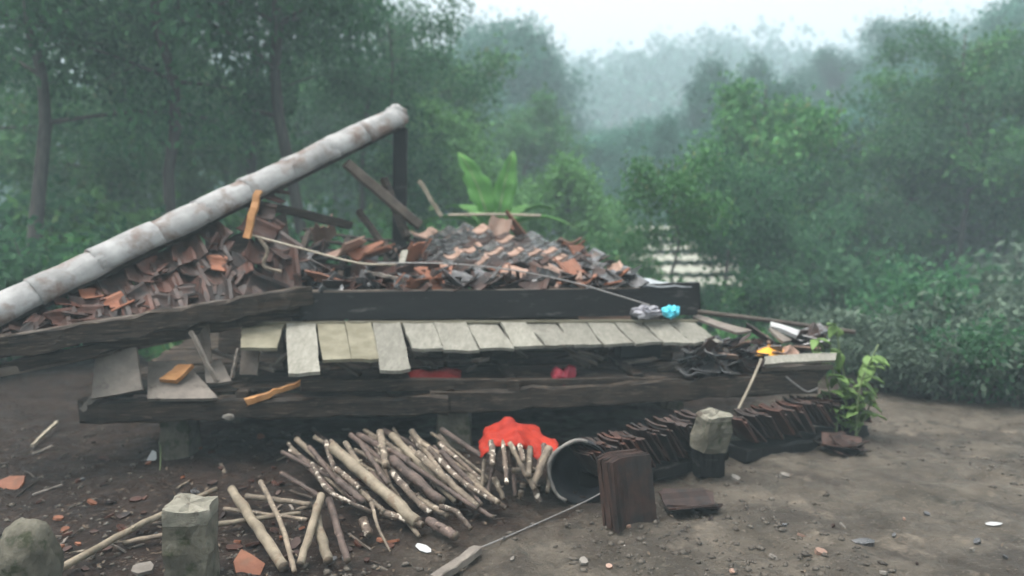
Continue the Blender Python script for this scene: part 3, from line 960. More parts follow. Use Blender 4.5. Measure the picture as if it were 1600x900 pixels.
timber('rail', hp(372, 505, .40), hp(1090, 501, .40), .025, .02, M['wood_mossy'], awning, seed=130, seg=16, rough=.003)
for u in (450, 700, 950, 1080):
    p = hp(u, 530, .22); p.z -= .03; q = hp(u - 4, 512, .5); q.z -= .02
    timber('bracket', p, q, .035, .035, M['wood_dark'], awning, seed=u)
    s = q.copy(); s.z = FLOOR_Z + .02
    timber('strut', s, q, .04, .04, M['wood_dark'], awning, seed=u + 1, up=(0, 1, 0))


# ------------------------------------------------------------------ tiles
def pantile_mesh(name, m, w=.205, ln=.29, th=.011, broken=0, seed=0, amp=1.0):
    r = random.Random(seed)
    nxs = 9
    P = []
    nl = 3
    cut = [r.uniform(.35, .9) for _ in range(nxs)] if broken else [1] * nxs
    for i in range(nl):
        row = []
        for j in range(nxs):
            t = j / (nxs - 1)
            x = (t - .5) * w
            z = amp * (.020 * math.cos(t * 2 * math.pi * .95 + .4) + (.012 if t > .86 else 0))
            y = -ln / 2 + ln * (i / (nl - 1)) * cut[j]
            row.append(Vector((x, y, z)))
        P.append(row)
    V, F = sheet_geo(P, -th)
    return mesh(name, V, F, m, False)


TILE = {k: pantile_mesh('tile_' + k, M['tile_' + k]) for k in ('dark', 'brown', 'orange', 'pink', 'red')}
STACK = {k: pantile_mesh('stack_' + k, M['tile_' + k], amp=.3, th=.013) for k in ('dark', 'brown', 'red')}
BROKEN = {(k, s): pantile_mesh('broken_' + k, M['tile_' + k], broken=1, seed=s) for k in ('dark', 'brown', 'orange', 'pink', 'red') for s in range(3)}


def orient(xdir, ydir):
    x = Vector(xdir).normalized(); z = x.cross(Vector(ydir)).normalized(); y = z.cross(x)
    return Matrix((x, y, z)).transposed()


def put_mesh(name, me, p, R3, parent=None, s=1.0):
    o = link(name, me, p, parent)
    o.rotation_euler = R3.to_euler()
    o.scale = (s, s, s)
    return o


# ------------------------------------------------------------------ collapsed roof
roof = empty('roof_wreck', hp(640, 470, .9), 'collapsed tiled roof with long pale ridge slumped onto the platform', 'fallen roof')
# fascia along the front
board('fascia', hp(470, 458, .46), hp(1087, 449, .46), hp(1087, 492, .44), hp(470, 500, .44), .035, M['wood_black'], roof, seed=200, nu=16, nv=2, ragged=.006, warp=.004)
timber('eave_strip', hp(470, 456, .50), hp(1000, 452, .50), .03, .018, M['wood_brown'], roof, seed=201, seg=14, rough=.003)
board('inner_fascia', hp(560, 489, .55), hp(1000, 486, .55), hp(1000, 500, .53), hp(560, 503, .53), .02, M['wood_dark'], roof, seed=202, nu=10)
# sloping beams of the left hip
bl, br = at(-75, 572, 4.22), hp(486, 468, .42)
timber('hip_beam', bl + Vector((0, 0, .05)), br + Vector((0, 0, .03)), .07, .125, M['wood_dark'], roof, seed=203, seg=22, rough=.014)
timber('hip_plate', at(-60, 540, 4.30), hp(480, 452, .52), .08, .035, M['wood_brown'], roof, seed=204, seg=16, rough=.005)
timber('hip_beam', bl + Vector((0, .05, -.075)), br + Vector((-.1, .05, -.07)), .06, .07, M['wood_dark'], roof, seed=206, seg=18, rough=.012)
timber('hip_rafter', at(-40, 590, 4.28), hp(300, 522, .30), .05, .05, M['wood_brown'], roof, seed=205, seg=10)
# the ridge: overlapping mortared ridge tiles
rl, rr_ = at(-45, 506, 4.52), at(620, 183, 6.9)
ridge = empty('ridge', rl.lerp(rr_, .5), parent=roof)
rd_ = (rr_ - rl).normalized()
side = rd_.cross(Vector((0, 0, 1))).normalized(); upv = side.cross(rd_)
RN = 9
rlen = (rr_ - rl).length


def ridge_tile(k):
    r = random.Random(300 + k)
    c0 = rl + rd_ * (rlen * k / RN - .03)
    c1 = rl + rd_ * (rlen * (k + 1) / RN + .02)
    drop = Vector((0, 0, r.uniform(-.007, .006))) + side * r.uniform(-.005, .005)
    P = []
    for i in range(5):
        s = i / 4
        row = []
        rad = .122 * (1.01 - .03 * s) * (1 + .025 * math.sin(k * 1.7 + 4 * s)) * (.93 if k == RN - 1 and i == 4 else 1)
        for j in range(13):
            a = math.pi * (-.08 + 1.16 * j / 12)
            q = c0.lerp(c1, s) + drop + side * math.cos(a) * rad * 1.0 + upv * (math.sin(a) * rad * 1.05 - .03)
            q += Vector((r.uniform(-1, 1), r.uniform(-1, 1), r.uniform(-1, 1))) * .006
            row.append(q)
        P.append(row)
    V, F = sheet_geo(P, .02)
    mk('ridge_tile', V, F, M['mortar'], ridge, True)


for k in range(RN):
    ridge_tile(k)
V, F = timber_geo(rl - upv * .05, rr_ - upv * .05 - rd_ * .03, .10, .11, seed=320)
mk('ridge_beam', V, F, M['wood_dark'], ridge)
V, F = lump_geo(rr_ + rd_ * .0 - upv * .0, .10, .09, .11, .35, 9, 3)
mk('mortar_end', V, F, M['mortar'], ridge, True)
# timbers standing in the open gable
foot = Vector((rr_.x - .02, rr_.y + .02, FLOOR_Z + .02))
timber('king_post', foot, rr_ - upv * .1, .12, .10, M['wood_black'], roof, seed=321, up=(0, 1, 0))
timber('rafter', at(540, 255, 6.35), at(655, 352, 6.7), .07, .08, M['wood_brown'], roof, seed=322)
timber('purlin', at(372, 312, 5.95), at(548, 352, 6.5), .06, .07, M['wood_dark'], roof, seed=323)
timber('rafter', at(410, 318, 5.9), at(420, 400, 5.9), .08, .07, M['wood_dark'], roof, seed=324, up=(0, 1, 0))
timber('rafter', at(600, 280, 6.9), at(636, 372, 6.6), .06, .07, M['wood_dark'], roof, seed=325)
timber('strut', at(560, 330, 6.6), at(610, 398, 6.3), .05, .05, M['wood_dark'], roof, seed=326)

# front slope surface: eave line to the broken top
SL = {'bl': hp(420, 455, .52), 'br': hp(1010, 447, .55), 'tl': at(470, 352, 6.9), 'tr': at(880, 366, 7.7)}


def slope(s, t):
    a = SL['bl'].lerp(SL['br'], s); b = SL['tl'].lerp(SL['tr'], s)
    p = a.lerp(b, t)
    p.z += -.10 * math.sin(math.pi * t) * (.4 + .6 * math.sin(3 * s + 1)) * (1 if s < .4 else .35)
    p.z += .045 * math.sin(9 * s + 2) * t
    return p


def sframe(s, t):
    x = slope(min(s + .02, 1), t) - slope(max(s - .02, 0), t)
    y = slope(s, min(t + .03, 1)) - slope(s, max(t - .03, 0))
    return orient(x, y)


for k in range(8):
    s = .03 + .94 * k / 7
    V, F = timber_geo(slope(s, 0) - Vector((0, 0, .10)), slope(s, 1) - Vector((0, 0, .09)), .05, .07, seed=330 + k)
    mk('rafter', V, F, M['wood_dark'], roof)
for k in range(11):
    t = .04 + .92 * k / 10
    a, b = slope(.0 + random.uniform(0, .05), t), slope(1 - random.uniform(0, .04), t)
    pts = [slope(x, t) - Vector((0, 0, .045)) for x in np.linspace(.01, .99, 9)]
    V, F = tube_geo(pts, [.016] * 9, 4, .1, 350 + k)
    mk('batten', V, F, M['wood_dark'], roof)
# tiles still in rows on the right two thirds
r = random.Random(5)
cols = 10
for i in range(cols):
    s = .34 + .655 * (i + .5) / cols
    rows = 13
    for j in range(rows):
        t = .02 + .96 * (j + .3) / rows
        edge = .95 - .22 * max(0, (s - .82) / .18) - (.12 if s < .40 else 0)
        if t > edge + r.uniform(-.04, .04): continue
        if t < .22 and r.random() < .45: continue
        if r.random() < .05: continue
        R = sframe(s, t)
        loosef = 1.0 if (t < .28 or s > .9) else .22
        R = R @ Euler((-.09 + r.gauss(0, .03 + .18 * (loosef > .5)), r.gauss(0, .04 + .14 * (loosef > .5)), r.gauss(0, .03 + .4 * (loosef > .5)))).to_matrix()
        p = slope(s, t) + Vector((0, 0, .012 + (.02 if loosef > .5 else 0)))
        p += R @ Vector((r.gauss(0, .004), r.gauss(0, .01), 0))
        k = r.random()
        kind = 'dark' if k < .80 else ('brown' if k < .92 else 'pink')
        if loosef > .5: kind = r.choice(('brown', 'brown', 'dark', 'dark', 'brown', 'orange', 'pink'))
        me = TILE[kind] if r.random() > .25 * loosef else BROKEN[(kind, r.randrange(3))]
        put_mesh('tile', me, p, R, roof, 1.0)
# left hip: jumbled brown tiles between sloping beam and ridge
hl, hr = at(-40, 545, 4.36), hp(470, 455, .55)
for i in range(12):
    for j in range(8):
        u = (i + .5) / 12 + r.gauss(0, .004)
        loose_u = max(0, (u - .55) / .45)
        lo = hl.lerp(hr, u)
        hi = (rl + (rr_ - rl) * min(1, u * .64)) - upv * .07 - Vector((0, 0, .05))
        hi = hi + (lo - hi) * .06
        if u > .72: hi = lo.lerp(hi, 1 - (u - .72) * 1.7)
        nrow = max(2, min(8, int((hi - lo).length / .125)))
        if j >= nrow: continue
        t = (j + .45 + r.gauss(0, .03 + .3 * loose_u)) / nrow
        if r.random() < .05 + .25 * loose_u: continue
        p = lo.lerp(hi, t) + Vector((0, 0, .03 - .10 * math.sin(math.pi * t) * u + r.uniform(0, .03) * loose_u))
        R = orient(hr - hl, hi - lo) @ Euler((r.gauss(-.10, .03 + .2 * loose_u), r.gauss(0, .04 + .2 * loose_u), r.gauss(0, .05 + .6 * loose_u))).to_matrix()
        kind = r.choice(('brown', 'brown', 'brown', 'red', 'red', 'brown'))
        me = TILE[kind] if r.random() > .12 + .3 * loose_u else BROKEN[(kind, r.randrange(3))]
        put_mesh('tile', me, p, R, roof, .90)
for k in range(26):                                # slipped pieces on top of the courses
    u, t = r.random() ** .7, r.random()
    lo = hl.lerp(hr, u); hi = (rl + (rr_ - rl) * min(1, u * .64)) - upv * .12
    p = lo.lerp(hi, t * .9) + Vector((0, -.01, .045 - .08 * math.sin(math.pi * t) * u))
    R = orient(hr - hl, hi - lo) @ Euler((r.gauss(0, .15), r.gauss(0, .15), r.uniform(-3, 3))).to_matrix()
    kind = r.choice(('brown', 'red', 'brown', 'red', 'brown', 'orange'))
    put_mesh('tile', BROKEN[(kind, r.randrange(3))], p, R, roof, r.uniform(.5, .85))
# under-boarding that closes the hip from below
for k in range(7):
    u0, u1 = k / 7, (k + 1) / 7 - .01
    c = []
    for (u, top) in ((u0, 0), (u0, 1), (u1, 1), (u1, 0)):
        lo = hl.lerp(hr, u); hi = rl + (rr_ - rl) * u * .64 - upv * .14
        q = (hi if top else lo).copy(); q.z -= .07 + .10 * u
        c.append(q)
    V, F = board_geo(*c, .02, nu=5, nv=2, seed=400 + k)
    mk('sheathing', V, F, M['wood_dark'], roof)
# sagging jumble in the middle, individually lying shards
shards = []


def jumble(u, v, Y, k, s=1.0, rx=None, broken=True, seed=0, label=None):
    q = random.Random(seed)
    R = Euler((q.uniform(-.5, .5) + (rx or 0), q.uniform(-.4, .4), q.uniform(-3, 3))).to_matrix()
    me = BROKEN[(k, q.randrange(3))] if broken else TILE[k]
    o = put_mesh('broken_tile', me, at(u, v, Y), R, None, s)
    tag(o, label or 'broken clay tile lying loose among the fallen roof debris', 'roof tile', 'broken tiles loose on the fallen roof' if not label else None)
    return o


jumble(502, 434, 5.55, 'orange', 1.15, .7, seed=1, label='large orange tile tipped up above the front fascia')
jumble(505, 355, 6.6, 'pink', 1.0, .5, seed=2, label='pinkish tile lying high under the diagonal rafter')
jumble(590, 390, 6.1, 'orange', 1.4, .5, seed=3, label='orange brown tile left of the standing tile row')
jumble(550, 385, 6.15, 'pink', 1.3, .5, seed=4, label='dusty tile heaped beside the orange brown one')
jumble(800, 352, 7.35, 'orange', 1.3, .8, seed=5, label='orange tile upended at the top of the tiled slope')
jumble(778, 362, 7.2, 'pink', 1.0, .8, broken=False, seed=6, label='pale tile upended next to the orange one on top')
jumble(847, 428, 5.9, 'pink', 1.2, .6, seed=7, label='pale pink tile shard low on the tiled slope')
jumble(957, 441, 5.75, 'orange', 1.1, .8, seed=8, label='orange tile at the right end of the tiled slope')
jumble(655, 388, 6.2, 'orange', .9, 1.0, seed=9, label='small orange tile at the left edge of the tile rows')
for k in range(46):
    s, t = r.uniform(0, .42), r.uniform(.02, .75)
    p = slope(s, t) + Vector((0, 0, r.uniform(.0, .05)))
    R = Euler((r.gauss(.25, .4), r.gauss(0, .4), r.uniform(-3, 3))).to_matrix()
    kd = r.choice(('brown', 'red', 'dark', 'red', 'brown', 'red', 'dark', 'brown', 'orange'))
    o = put_mesh('broken_tile', BROKEN[(kd, r.randrange(3))] if r.random() < .7 else TILE[kd], p, R, None, r.uniform(.6, 1.0))
    tag(o, 'broken clay tile lying loose among the fallen roof debris', 'roof tile', 'broken tiles loose on the fallen roof')
for k in range(34):
    s, t = r.uniform(.1, .95), r.uniform(-.01, .12)
    p = slope(s, max(t, 0)) + Vector((0, 0, r.uniform(.01, .05)))
    R = Euler((r.gauss(.3, .4), r.gauss(0, .4), r.uniform(-3, 3))).to_matrix()
    kd = r.choice(('brown', 'dark', 'brown', 'brown', 'dark', 'brown', 'orange', 'pink'))
    o = put_mesh('broken_tile', BROKEN[(kd, r.randrange(3))], p, R, None, r.uniform(.5, .9))
    tag(o, 'broken clay tile lying loose along the top of the front fascia', 'roof tile', 'broken tiles along the fascia')
# bits of wood on the roof
V, F = timber_geo(at(404, 298, 5.55), at(386, 372, 5.45), .05, .03, seed=20, up=(0, 1, 0), rough=.005)
tag(mk('split_wood', V, F, M['wood_orange']), 'bright orange broken batten standing against the pale ridge', 'split wood')
V, F = timber_geo(at(655, 283, 6.7), at(690, 338, 6.75), .035, .03, seed=21, up=(0, 1, 0))
tag(mk('stick', V, F, M['bamboo']), 'pale stick poking up at the top of the tile rows', 'stick')
V, F = timber_geo(at(632, 392, 6.0), at(628, 412, 5.9), .05, .02, seed=22, up=(0, 1, 0))
tag(mk('splinter', V, F, M['wood_pale']), 'short pale splinter standing left of the tile rows', 'splinter')
V, F = timber_geo(at(570, 425, 5.6), at(632, 437, 5.55), .03, .025, seed=23)
tag(mk('lath', V, F, M['wood_grey']), 'grey lath lying above the front fascia', 'lath')
V, F = tube_geo(spline([at(700, 336, 7.4), at(770, 335, 7.5), at(845, 337, 7.6)], 10), [.014] * 10, 6)
tag(mk('pole', V, F, M['bamboo']), 'thin pole lying level along the top of the tile rows', 'pole')
V, F = tube_geo(spline([at(388, 366, 5.5), at(470, 388, 5.45), at(560, 411, 5.42), at(620, 413, 5.42)], 16), [.008] * 16, 6)
tag(mk('pole', V, F, M['bamboo']), 'bent thin pole lying across the broken tiles', 'pole')
V, F = tube_geo(spline([at(590, 411, 5.36), at(700, 412, 5.36), at(800, 422, 5.4), at(890, 440, 5.4), at(960, 460, 5.35), at(1015, 477, 5.3)], 24), [.0055] * 24, 6)
tag(mk('cable', V, F, M['wire']), 'grey cable sagging across the tile rows to the grey rag', 'cable')
V, F = tube_geo(spline([at(405, 372, 5.3), at(418, 392, 5.3), at(412, 415, 5.3), at(440, 425, 5.3)], 12), [.014] * 12, 6, .15, 3)
tag(mk('root_stick', V, F, M['bark']), 'crooked twig hooked over the tiles below the orange batten', 'twig')

P = [[at(1003 + 78 * j / 6, 447 - 13 * (1 - j / 6) * i / 3, 5.75 + .35 * i / 3) + Vector((0, 0, .006 * math.sin(j * 2))) for j in range(7)] for i in range(4)]
V, F = sheet_geo(P, -.008)
tag(mk('metal_sheet', V, F, M['metal'], None), 'grey metal sheet corner beyond the black fascia end', 'metal sheet')
V, F = timber_geo(hp(1000, 470, .62), hp(1092, 466, .62), .05, .25, seed=24)
mk('end_board', V, F, M['wood_black'], roof)

# rags and bags on the awning
V, F = lump_geo(hp(1048, 487, .36), .062, .05, .045, .55, 3, 3, freq=2.6)
tag(mk('plastic_bag', V, F, M['blue']), 'crumpled turquoise plastic bag on top of the pale planks', 'plastic bag')
V, F = lump_geo(hp(1010, 488, .36), .10, .06, .045, .7, 7, 3, freq=2.8)
tag(mk('plastic_rag', V, F, M['greybag']), 'crumpled grey rag beside the turquoise bag', 'rag')
loose('flat_tile', (hp(905, 499, .46), hp(985, 499, .46), hp(985, 489, .50), hp(905, 491, .50)), .015, M['tile_pink'], 'pinkish flat slab lying behind the pale planks', 'slab', seed=41)


# cloth in the dark cavity
def cloth(name, top, bot, Yt, Yb, m, label, nu=16, nv=7, amp=.02, seed=0, house_off=False, th=.006, cat='cloth'):
    from mathutils import noise as NN
    f = hp if house_off else at

    def poly(L, s):
        x = s * (len(L) - 1); k = min(int(x), len(L) - 2); g = x - k
        return (L[k][0] * (1 - g) + L[k + 1][0] * g, L[k][1] * (1 - g) + L[k + 1][1] * g)
    P = []
    for i in range(nv + 1):
        t = i / nv
        row = []
        for j in range(nu + 1):
            s = j / nu
            a, b = poly(top, s), poly(bot, s)
            Y = Yt * (1 - t) + Yb * t - amp * 2 * math.sin(math.pi * t) - .03 * math.sin(math.pi * s)
            p = f(a[0] * (1 - t) + b[0] * t, a[1] * (1 - t) + b[1] * t, Y)
            p += Vector((NN.noise(p * 9 + Vector((seed, 0, 0))), NN.noise(p * 9 + Vector((0, seed, 5))), NN.noise(p * 9 + Vector((5, 0, seed))))) * amp
            p += Vector((NN.noise(p * 24 + Vector((seed, 3, 0))), NN.noise(p * 24 + Vector((0, seed, 5))), NN.noise(p * 24 + Vector((5, 0, seed))))) * amp * .55
            row.append(p)
        P.append(row)
    V, F = sheet_geo(P, th)
    return tag(mk(name, V, F, m, None, True), label, cat)


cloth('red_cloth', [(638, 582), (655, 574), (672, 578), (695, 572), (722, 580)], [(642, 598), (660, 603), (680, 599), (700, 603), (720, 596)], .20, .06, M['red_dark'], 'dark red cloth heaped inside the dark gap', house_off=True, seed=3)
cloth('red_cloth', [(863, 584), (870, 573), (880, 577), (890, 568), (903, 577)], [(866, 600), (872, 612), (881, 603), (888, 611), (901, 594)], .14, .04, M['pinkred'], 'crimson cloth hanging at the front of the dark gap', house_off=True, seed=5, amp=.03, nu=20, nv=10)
for k, (u, v, off, w, h, m, lab) in enumerate(((765, 570, .8, .30, .16, 'wood_dark', 'dim box in the gap between the two red cloths'), (1000, 572, .7, .36, .18, 'black', 'black box deep in the gap near its right end'))):
    p = hp(u, v, off); p.z = FLOOR_Z + .02 + h / 2
    V, F = timber_geo(p - E1 * w / 2, p + E1 * w / 2, .22, h, seed=500 + k, seg=4)
    tag(mk('box', V, F, M[m]), lab, 'box')

for k in range(22):
    rr = random.Random(1200 + k)
    p = hp(rr.uniform(380, 1060), rr.uniform(560, 600), rr.uniform(.15, .9)); p.z = max(p.z, FLOOR_Z + .02)
    q = p + E1 * rr.uniform(-.5, .5) + E2 * rr.uniform(-.12, .2) + Vector((0, 0, rr.uniform(-.02, .16)))
    q.z = max(q.z, FLOOR_Z + .03)
    V, F = timber_geo(p, q, rr.uniform(.02, .09), rr.uniform(.012, .03), seed=1200 + k, seg=5)
    tag(mk('broken_lath', V, F, M[rr.choice(('wood_dark', 'wood_brown', 'wood_grey'))]), 'broken lath lying in the dark gap under the pale planks', 'lath', 'broken laths in the dark gap')

# ------------------------------------------------------------------ right end of the platform
V, F = tube_geo(spline([hp(1072, 485, .5), hp(1180, 498, .5), hp(1335, 519, .55)], 12), [.018] * 12, 7, .05, 2)
tag(mk('pole', V, F, M['wood_brown']), 'long brown pole slanting off to the right of the pale planks', 'pole')
loose('fallen_board', (hp(1090, 496, .48), hp(1175, 520, .12), hp(1150, 524, .12), hp(1082, 500, .45)), .02, M['wood_grey'], 'grey board lying right of the last pale plank', seed=42)
loose('fallen_board', (hp(1195, 560, .0), hp(1306, 554, .0), hp(1303, 566, -.06), hp(1194, 572, -.06)), .022, M['wood_pale'], 'pale board at the right end of the platform', seed=43, nu=10)
timber('side_board', hp(1190, 577, .0), hp(1300, 573, .0), .03, .03, M['wood_brown'], house, seed=44)
board('end_wall', hp(1195, 575, .05), hp(1300, 570, .05), hp(1270, 604, .05), hp(1190, 606, .05), .02, M['wood_dark'], house, seed=45)
V, F = board_geo(hp(1202, 508, .35), hp(1248, 520, .25), hp(1244, 528, .18), hp(1204, 514, .28), .03, seed=46)
tag(mk('white_board', V, F, M['white']), 'short white painted board tipped on the right debris heap', 'board')
loose('fallen_board', (hp(1205, 512, .30), hp(1236, 535, .18), hp(1222, 538, .14), hp(1200, 516, .26)), .018, M['wood_grey'], 'grey board slipped beneath the white one', seed=47)
cloth('yellow_cloth', [(1176, 551), (1190, 540), (1200, 535), (1212, 541), (1227, 543)], [(1176, 555), (1192, 556), (1204, 558), (1215, 556), (1228, 554)], .22, .08, M['yellow'], 'bright yellow cloth scrap on the right debris heap', house_off=True, seed=8, amp=.012, nu=12, nv=5)
heap_base = hp(1190, 556, .25)
V, F = lump_geo(hp(1185, 567, .30), .50, .30, .09, .25, 21, 3)
tag(mk('rubble_heap', V, F, M['wood_dark']), 'low heap of dark rubble at the right end of the platform', 'rubble heap')
for k in range(44):
    u, v = r.uniform(1075, 1285), 0
    v = r.uniform(530, 560) if u < 1180 else r.uniform(518, 552)
    p = hp(u, v, .34 - (v - 520) / 50 * .28)
    R = Euler((r.gauss(.1, .35), r.gauss(0, .35), r.uniform(-3, 3))).to_matrix()
    kd = r.choice(('brown', 'dark', 'pink', 'brown', 'dark', 'brown'))
    o = put_mesh('broken_tile', BROKEN[(kd, r.randrange(3))] if r.random() < .7 else TILE[kd], p, R, None, r.uniform(.5, .85))
    tag(o, 'broken clay tile heaped at the right end of the platform', 'roof tile', 'broken tiles heaped at the right end')
for k in range(16):
    u, v = r.uniform(1072, 1180), r.uniform(545, 600)
    p = hp(u, v, .06 + r.uniform(-.03, .1))
    R = Euler((r.gauss(.5, .35), r.gauss(0, .35), r.uniform(-3, 3))).to_matrix()
    kd = r.choice(('brown', 'dark', 'dark'))
    o = put_mesh('broken_tile', TILE[kd], p, R, None, r.uniform(.6, .85))
    tag(o, 'dark tile spilling over the front beam below the right heap', 'roof tile', 'dark tiles spilling over the beam')
V, F = tube_geo(spline([hp(1190, 560, -.05), hp(1172, 602, -.09), hp(1150, 646, -.12)], 8), [.009] * 8, 6)
tag(mk('thin_stick', V, F, M['bamboo']), 'thin stick leaning down from the yellow cloth to the stone block', 'stick')
V, F = tube_geo(spline([hp(1228, 588, -.04), hp(1245, 602, -.06), hp(1262, 612, -.06), hp(1278, 606, -.05)], 10), [.006] * 10, 6)
tag(mk('rope', V, F, M['wire']), 'short rope hanging off the right end of the platform', 'rope')


# ------------------------------------------------------------------ stone footings
def stone_block(name, p, w, d, h, m, label, top=None, tilt=(0, 0, 0), chip=.012, seed=0, sub=5, cat='stone pillar', taper=.9):
    rr = random.Random(seed)
    t = empty(name, p, label, cat)
    from mathutils import noise as NN

    def shell(z0, z1, k0, k1, mm, nm, crown=False):
        V, F = [], []
        R = Euler(tilt).to_matrix()
        lv = 6
        ring = []
        K = 4 * sub
        for i in range(lv + 1):
            s = i / lv
            z = z0 + (z1 - z0) * s
            k = k0 + (k1 - k0) * s
            for q in range(K):
                e, f = divmod(q, sub); f = f / sub * 2 - 1
                x, y = [(f, -1), (1, f), (-f, 1), (-1, -f)][e]
                cr = 1 - .08 * abs(f) ** 6
                v = Vector((x * w / 2 * k * cr, y * d / 2 * k * cr, z))
                v += Vector((NN.noise(v * 14 + Vector((seed, 0, 0))), NN.noise(v * 14 + Vector((0, seed, 3))), (NN.noise(v * 9 + Vector((seed, 7, 0))) * (1.6 if crown and i == lv else .3)))) * chip
                V.append(Vector(p) + R @ v)
        for i in range(lv):
            for q in range(K):
                a, b = i * K + q, i * K + (q + 1) % K
                F.append((a, b, b + K, a + K))
        ctop = sum(V[-K:], Vector()) / K + Vector((0, 0, rr.uniform(-.01, .01)))
        inner = len(V)
        for q in range(K):
            v = V[lv * K + q].lerp(ctop, .45)
            v.z += rr.uniform(-1, 1) * chip * .8
            V.append(v)
        V.append(ctop)
        for q in range(K):
            a, b = lv * K + q, lv * K + (q + 1) % K
            F.append((a, b, inner + (q + 1) % K, inner + q))
            F.append((inner + q, inner + (q + 1) % K, inner + K))
        mk(nm, V, F, mm, t)
    if top:
        shell(-.08, h * .82, 1, taper + .02, m, 'shaft')
        shell(h * .815, h, taper + .03, taper, top, 'cap', True)
    else:
        shell(-.08, h, 1, taper, m, 'shaft', True)
    return t


def beam_z(x, y):
    return pL.z - .075


p = atz(706, 712, 0); p.z = gz(p.x, p.y)
stone_block('stone_pillar', p + Vector((0, .22, 0)), .245, .22, .335, M['stone'], 'squat mossy stone pillar under the middle of the front beam', seed=1)
p = atz(277, 712, 0); p.z = gz(p.x, p.y)
stone_block('stone_pillar', p + Vector((0, .06, 0)), .22, .22, .335, M['stone'], 'squat stone pillar in shade under the left part of the beam', seed=2)
p = gl(1111, 680, .265)
stone_block('stone_block', p, .20, .16, .135, M['stone'], 'tilted stone block with broken top coloured as lit between the tile rows', top=M['stone_lit'], tilt=(.16, .10, .5), seed=3, chip=.022, cat='stone')
V, F = timber_geo(p + Vector((-.07, .07, -.135)), p + Vector((.08, .09, -.135)), .13, .28, seed=60)  # black block added in place of the dark void below the stone
tag(mk('shade_block', V, F, M['wood_black']), 'added black block standing in for shade under the tilted stone block', 'timber')
p = Vector((at(297, 800, 3.22).x, 3.22, 0)); p.z = gz(p.x, p.y)
stone_block('stone_pillar', p, .205, .20, .355, M['stone'], 'freestanding stone pillar with broken top coloured as lit among the foreground logs', top=M['stone_lit'], tilt=(0, 0, .1), seed=4, chip=.016, taper=.93)
for k, (t_, off) in enumerate(((.12, 1.35), (.5, 1.35), (.88, 1.35), (.1, 2.6), (.9, 2.6))):
    q = pL.lerp(pR, t_) + E2 * off; q.z = gz(q.x, q.y)
    stone_block('stone_pillar', q, .22, .22, pL.z - .07 - q.z, M['stone'], 'stone pillar far back in the dark beneath the house', seed=10 + k)
    bpy.data.objects[[o for o in WLOC][-2]]['group'] = 'pillars in the dark under the house'
V, F = lump_geo(Vector((at(40, 850, 3.0).x, 3.0, .16)), .125, .12, .19, .12, 6, 4)
tag(mk('round_stone', V, F, M['stone'], None, True), 'rounded grey boundary stone in the bottom left corner', 'stone')


# ------------------------------------------------------------------ firewood
def log(pts, rad, m, label=None, group=None, seed=0, sides=10, taper=.85, knots=True, name='firewood_log'):
    rr = random.Random(seed)
    P = spline(pts, 12) if len(pts) > 2 else [Vector(pts[0]).lerp(Vector(pts[1]), i / 11) for i in range(12)]
    L = (P[-1] - P[0]).length
    P = [q + Vector((rr.uniform(-1, 1), rr.uniform(-1, 1), rr.uniform(-1, 1))) * min(.004, rad * .14) if 0 < i < 11 else q for i, q in enumerate(P)]
    R = [rad * (1 + (taper - 1) * i / 11) * rr.uniform(.93, 1.07) for i in range(12)]
    V, F = tube_geo(P, R, sides, .07, seed)
    n = len(F)
    idx = [0] * n; idx[-1] = 1; idx[-2] = 1
    # side-branch stub
    if knots and rr.random() < .5:
        k = rr.randrange(3, 9)
        a = rr.uniform(0, 6.28)
        d = Vector((math.cos(a), math.sin(a) * .4, .6)).normalized()
        n0 = len(F)
        tube_geo([P[k], P[k] + d * rad * 1.9], [rad * .35, rad * .25], 6, .1, seed, V, F)
        idx += [0] * (len(F) - n0); idx[-1] = 1
    o = mk(name, V, F, [m, M['wood_end']], None, True, idx)
    return tag(o, label or 'peeling firewood stick in the heap under the house', 'log', group or (None if label else 'firewood heap under the house'))


PXM = lambda p: FPX / p.y


def L2(a, b, za, zb, rpx, m, label=None, mid=None, seed=0, taper=.85, group=None):
    p, q = gl(*a, za), gl(*b, zb)
    rad = .70 * rpx / PXM((p + q) / 2)
    pts = [p, q] if mid is None else [p, gl(mid[0], mid[1], mid[2]), q]
    return log(pts, rad, m, label, group, seed, taper=taper)


B, BS, BD, BY = M['bark'], M['bark_shaggy'], M['bark_dark'], M['bark_yellow']
# foreground logs
L2((88, 893), (338, 764), .05, .06, 9, BY, 'long pale log slanting behind the freestanding stone pillar', mid=(215, 822, .055), seed=1, taper=.75)
L2((192, 848), (300, 828), .03, .04, 6, B, 'thin log stub just left of the freestanding pillar', seed=2)
L2((338, 819), (470, 802), .04, .07, 6, BY, 'thin pale log lying crosswise right of the freestanding pillar', seed=3)
L2((362, 764), (443, 886), .13, .05, 11, BY, 'thick tan log pointing at the viewer, leftmost of the four', seed=4, taper=1.1)
L2((407, 753), (460, 893), .16, .06, 6, B, 'thin crooked pale log second from the left of the four', mid=(440, 820, .12), seed=5, taper=.9)
L2((502, 774), (469, 882), .17, .05, 10, BY, 'short pale log leaning the other way near the viewer', seed=6)
L2((494, 808), (513, 876), .09, .05, 13, BY, 'stubby pale log with dark sawn end near the viewer', seed=7)
L2((514, 780), (543, 876), .13, .04, 9, BD, 'dark purplish log right of the stubby one', seed=8)
L2((385, 775), (485, 788), .06, .08, 7, B, 'dim log lying crosswise behind the tan log', seed=9)
L2((350, 795), (480, 812), .03, .05, 5, B, 'thin dim stick lying beneath the tan log', seed=33)
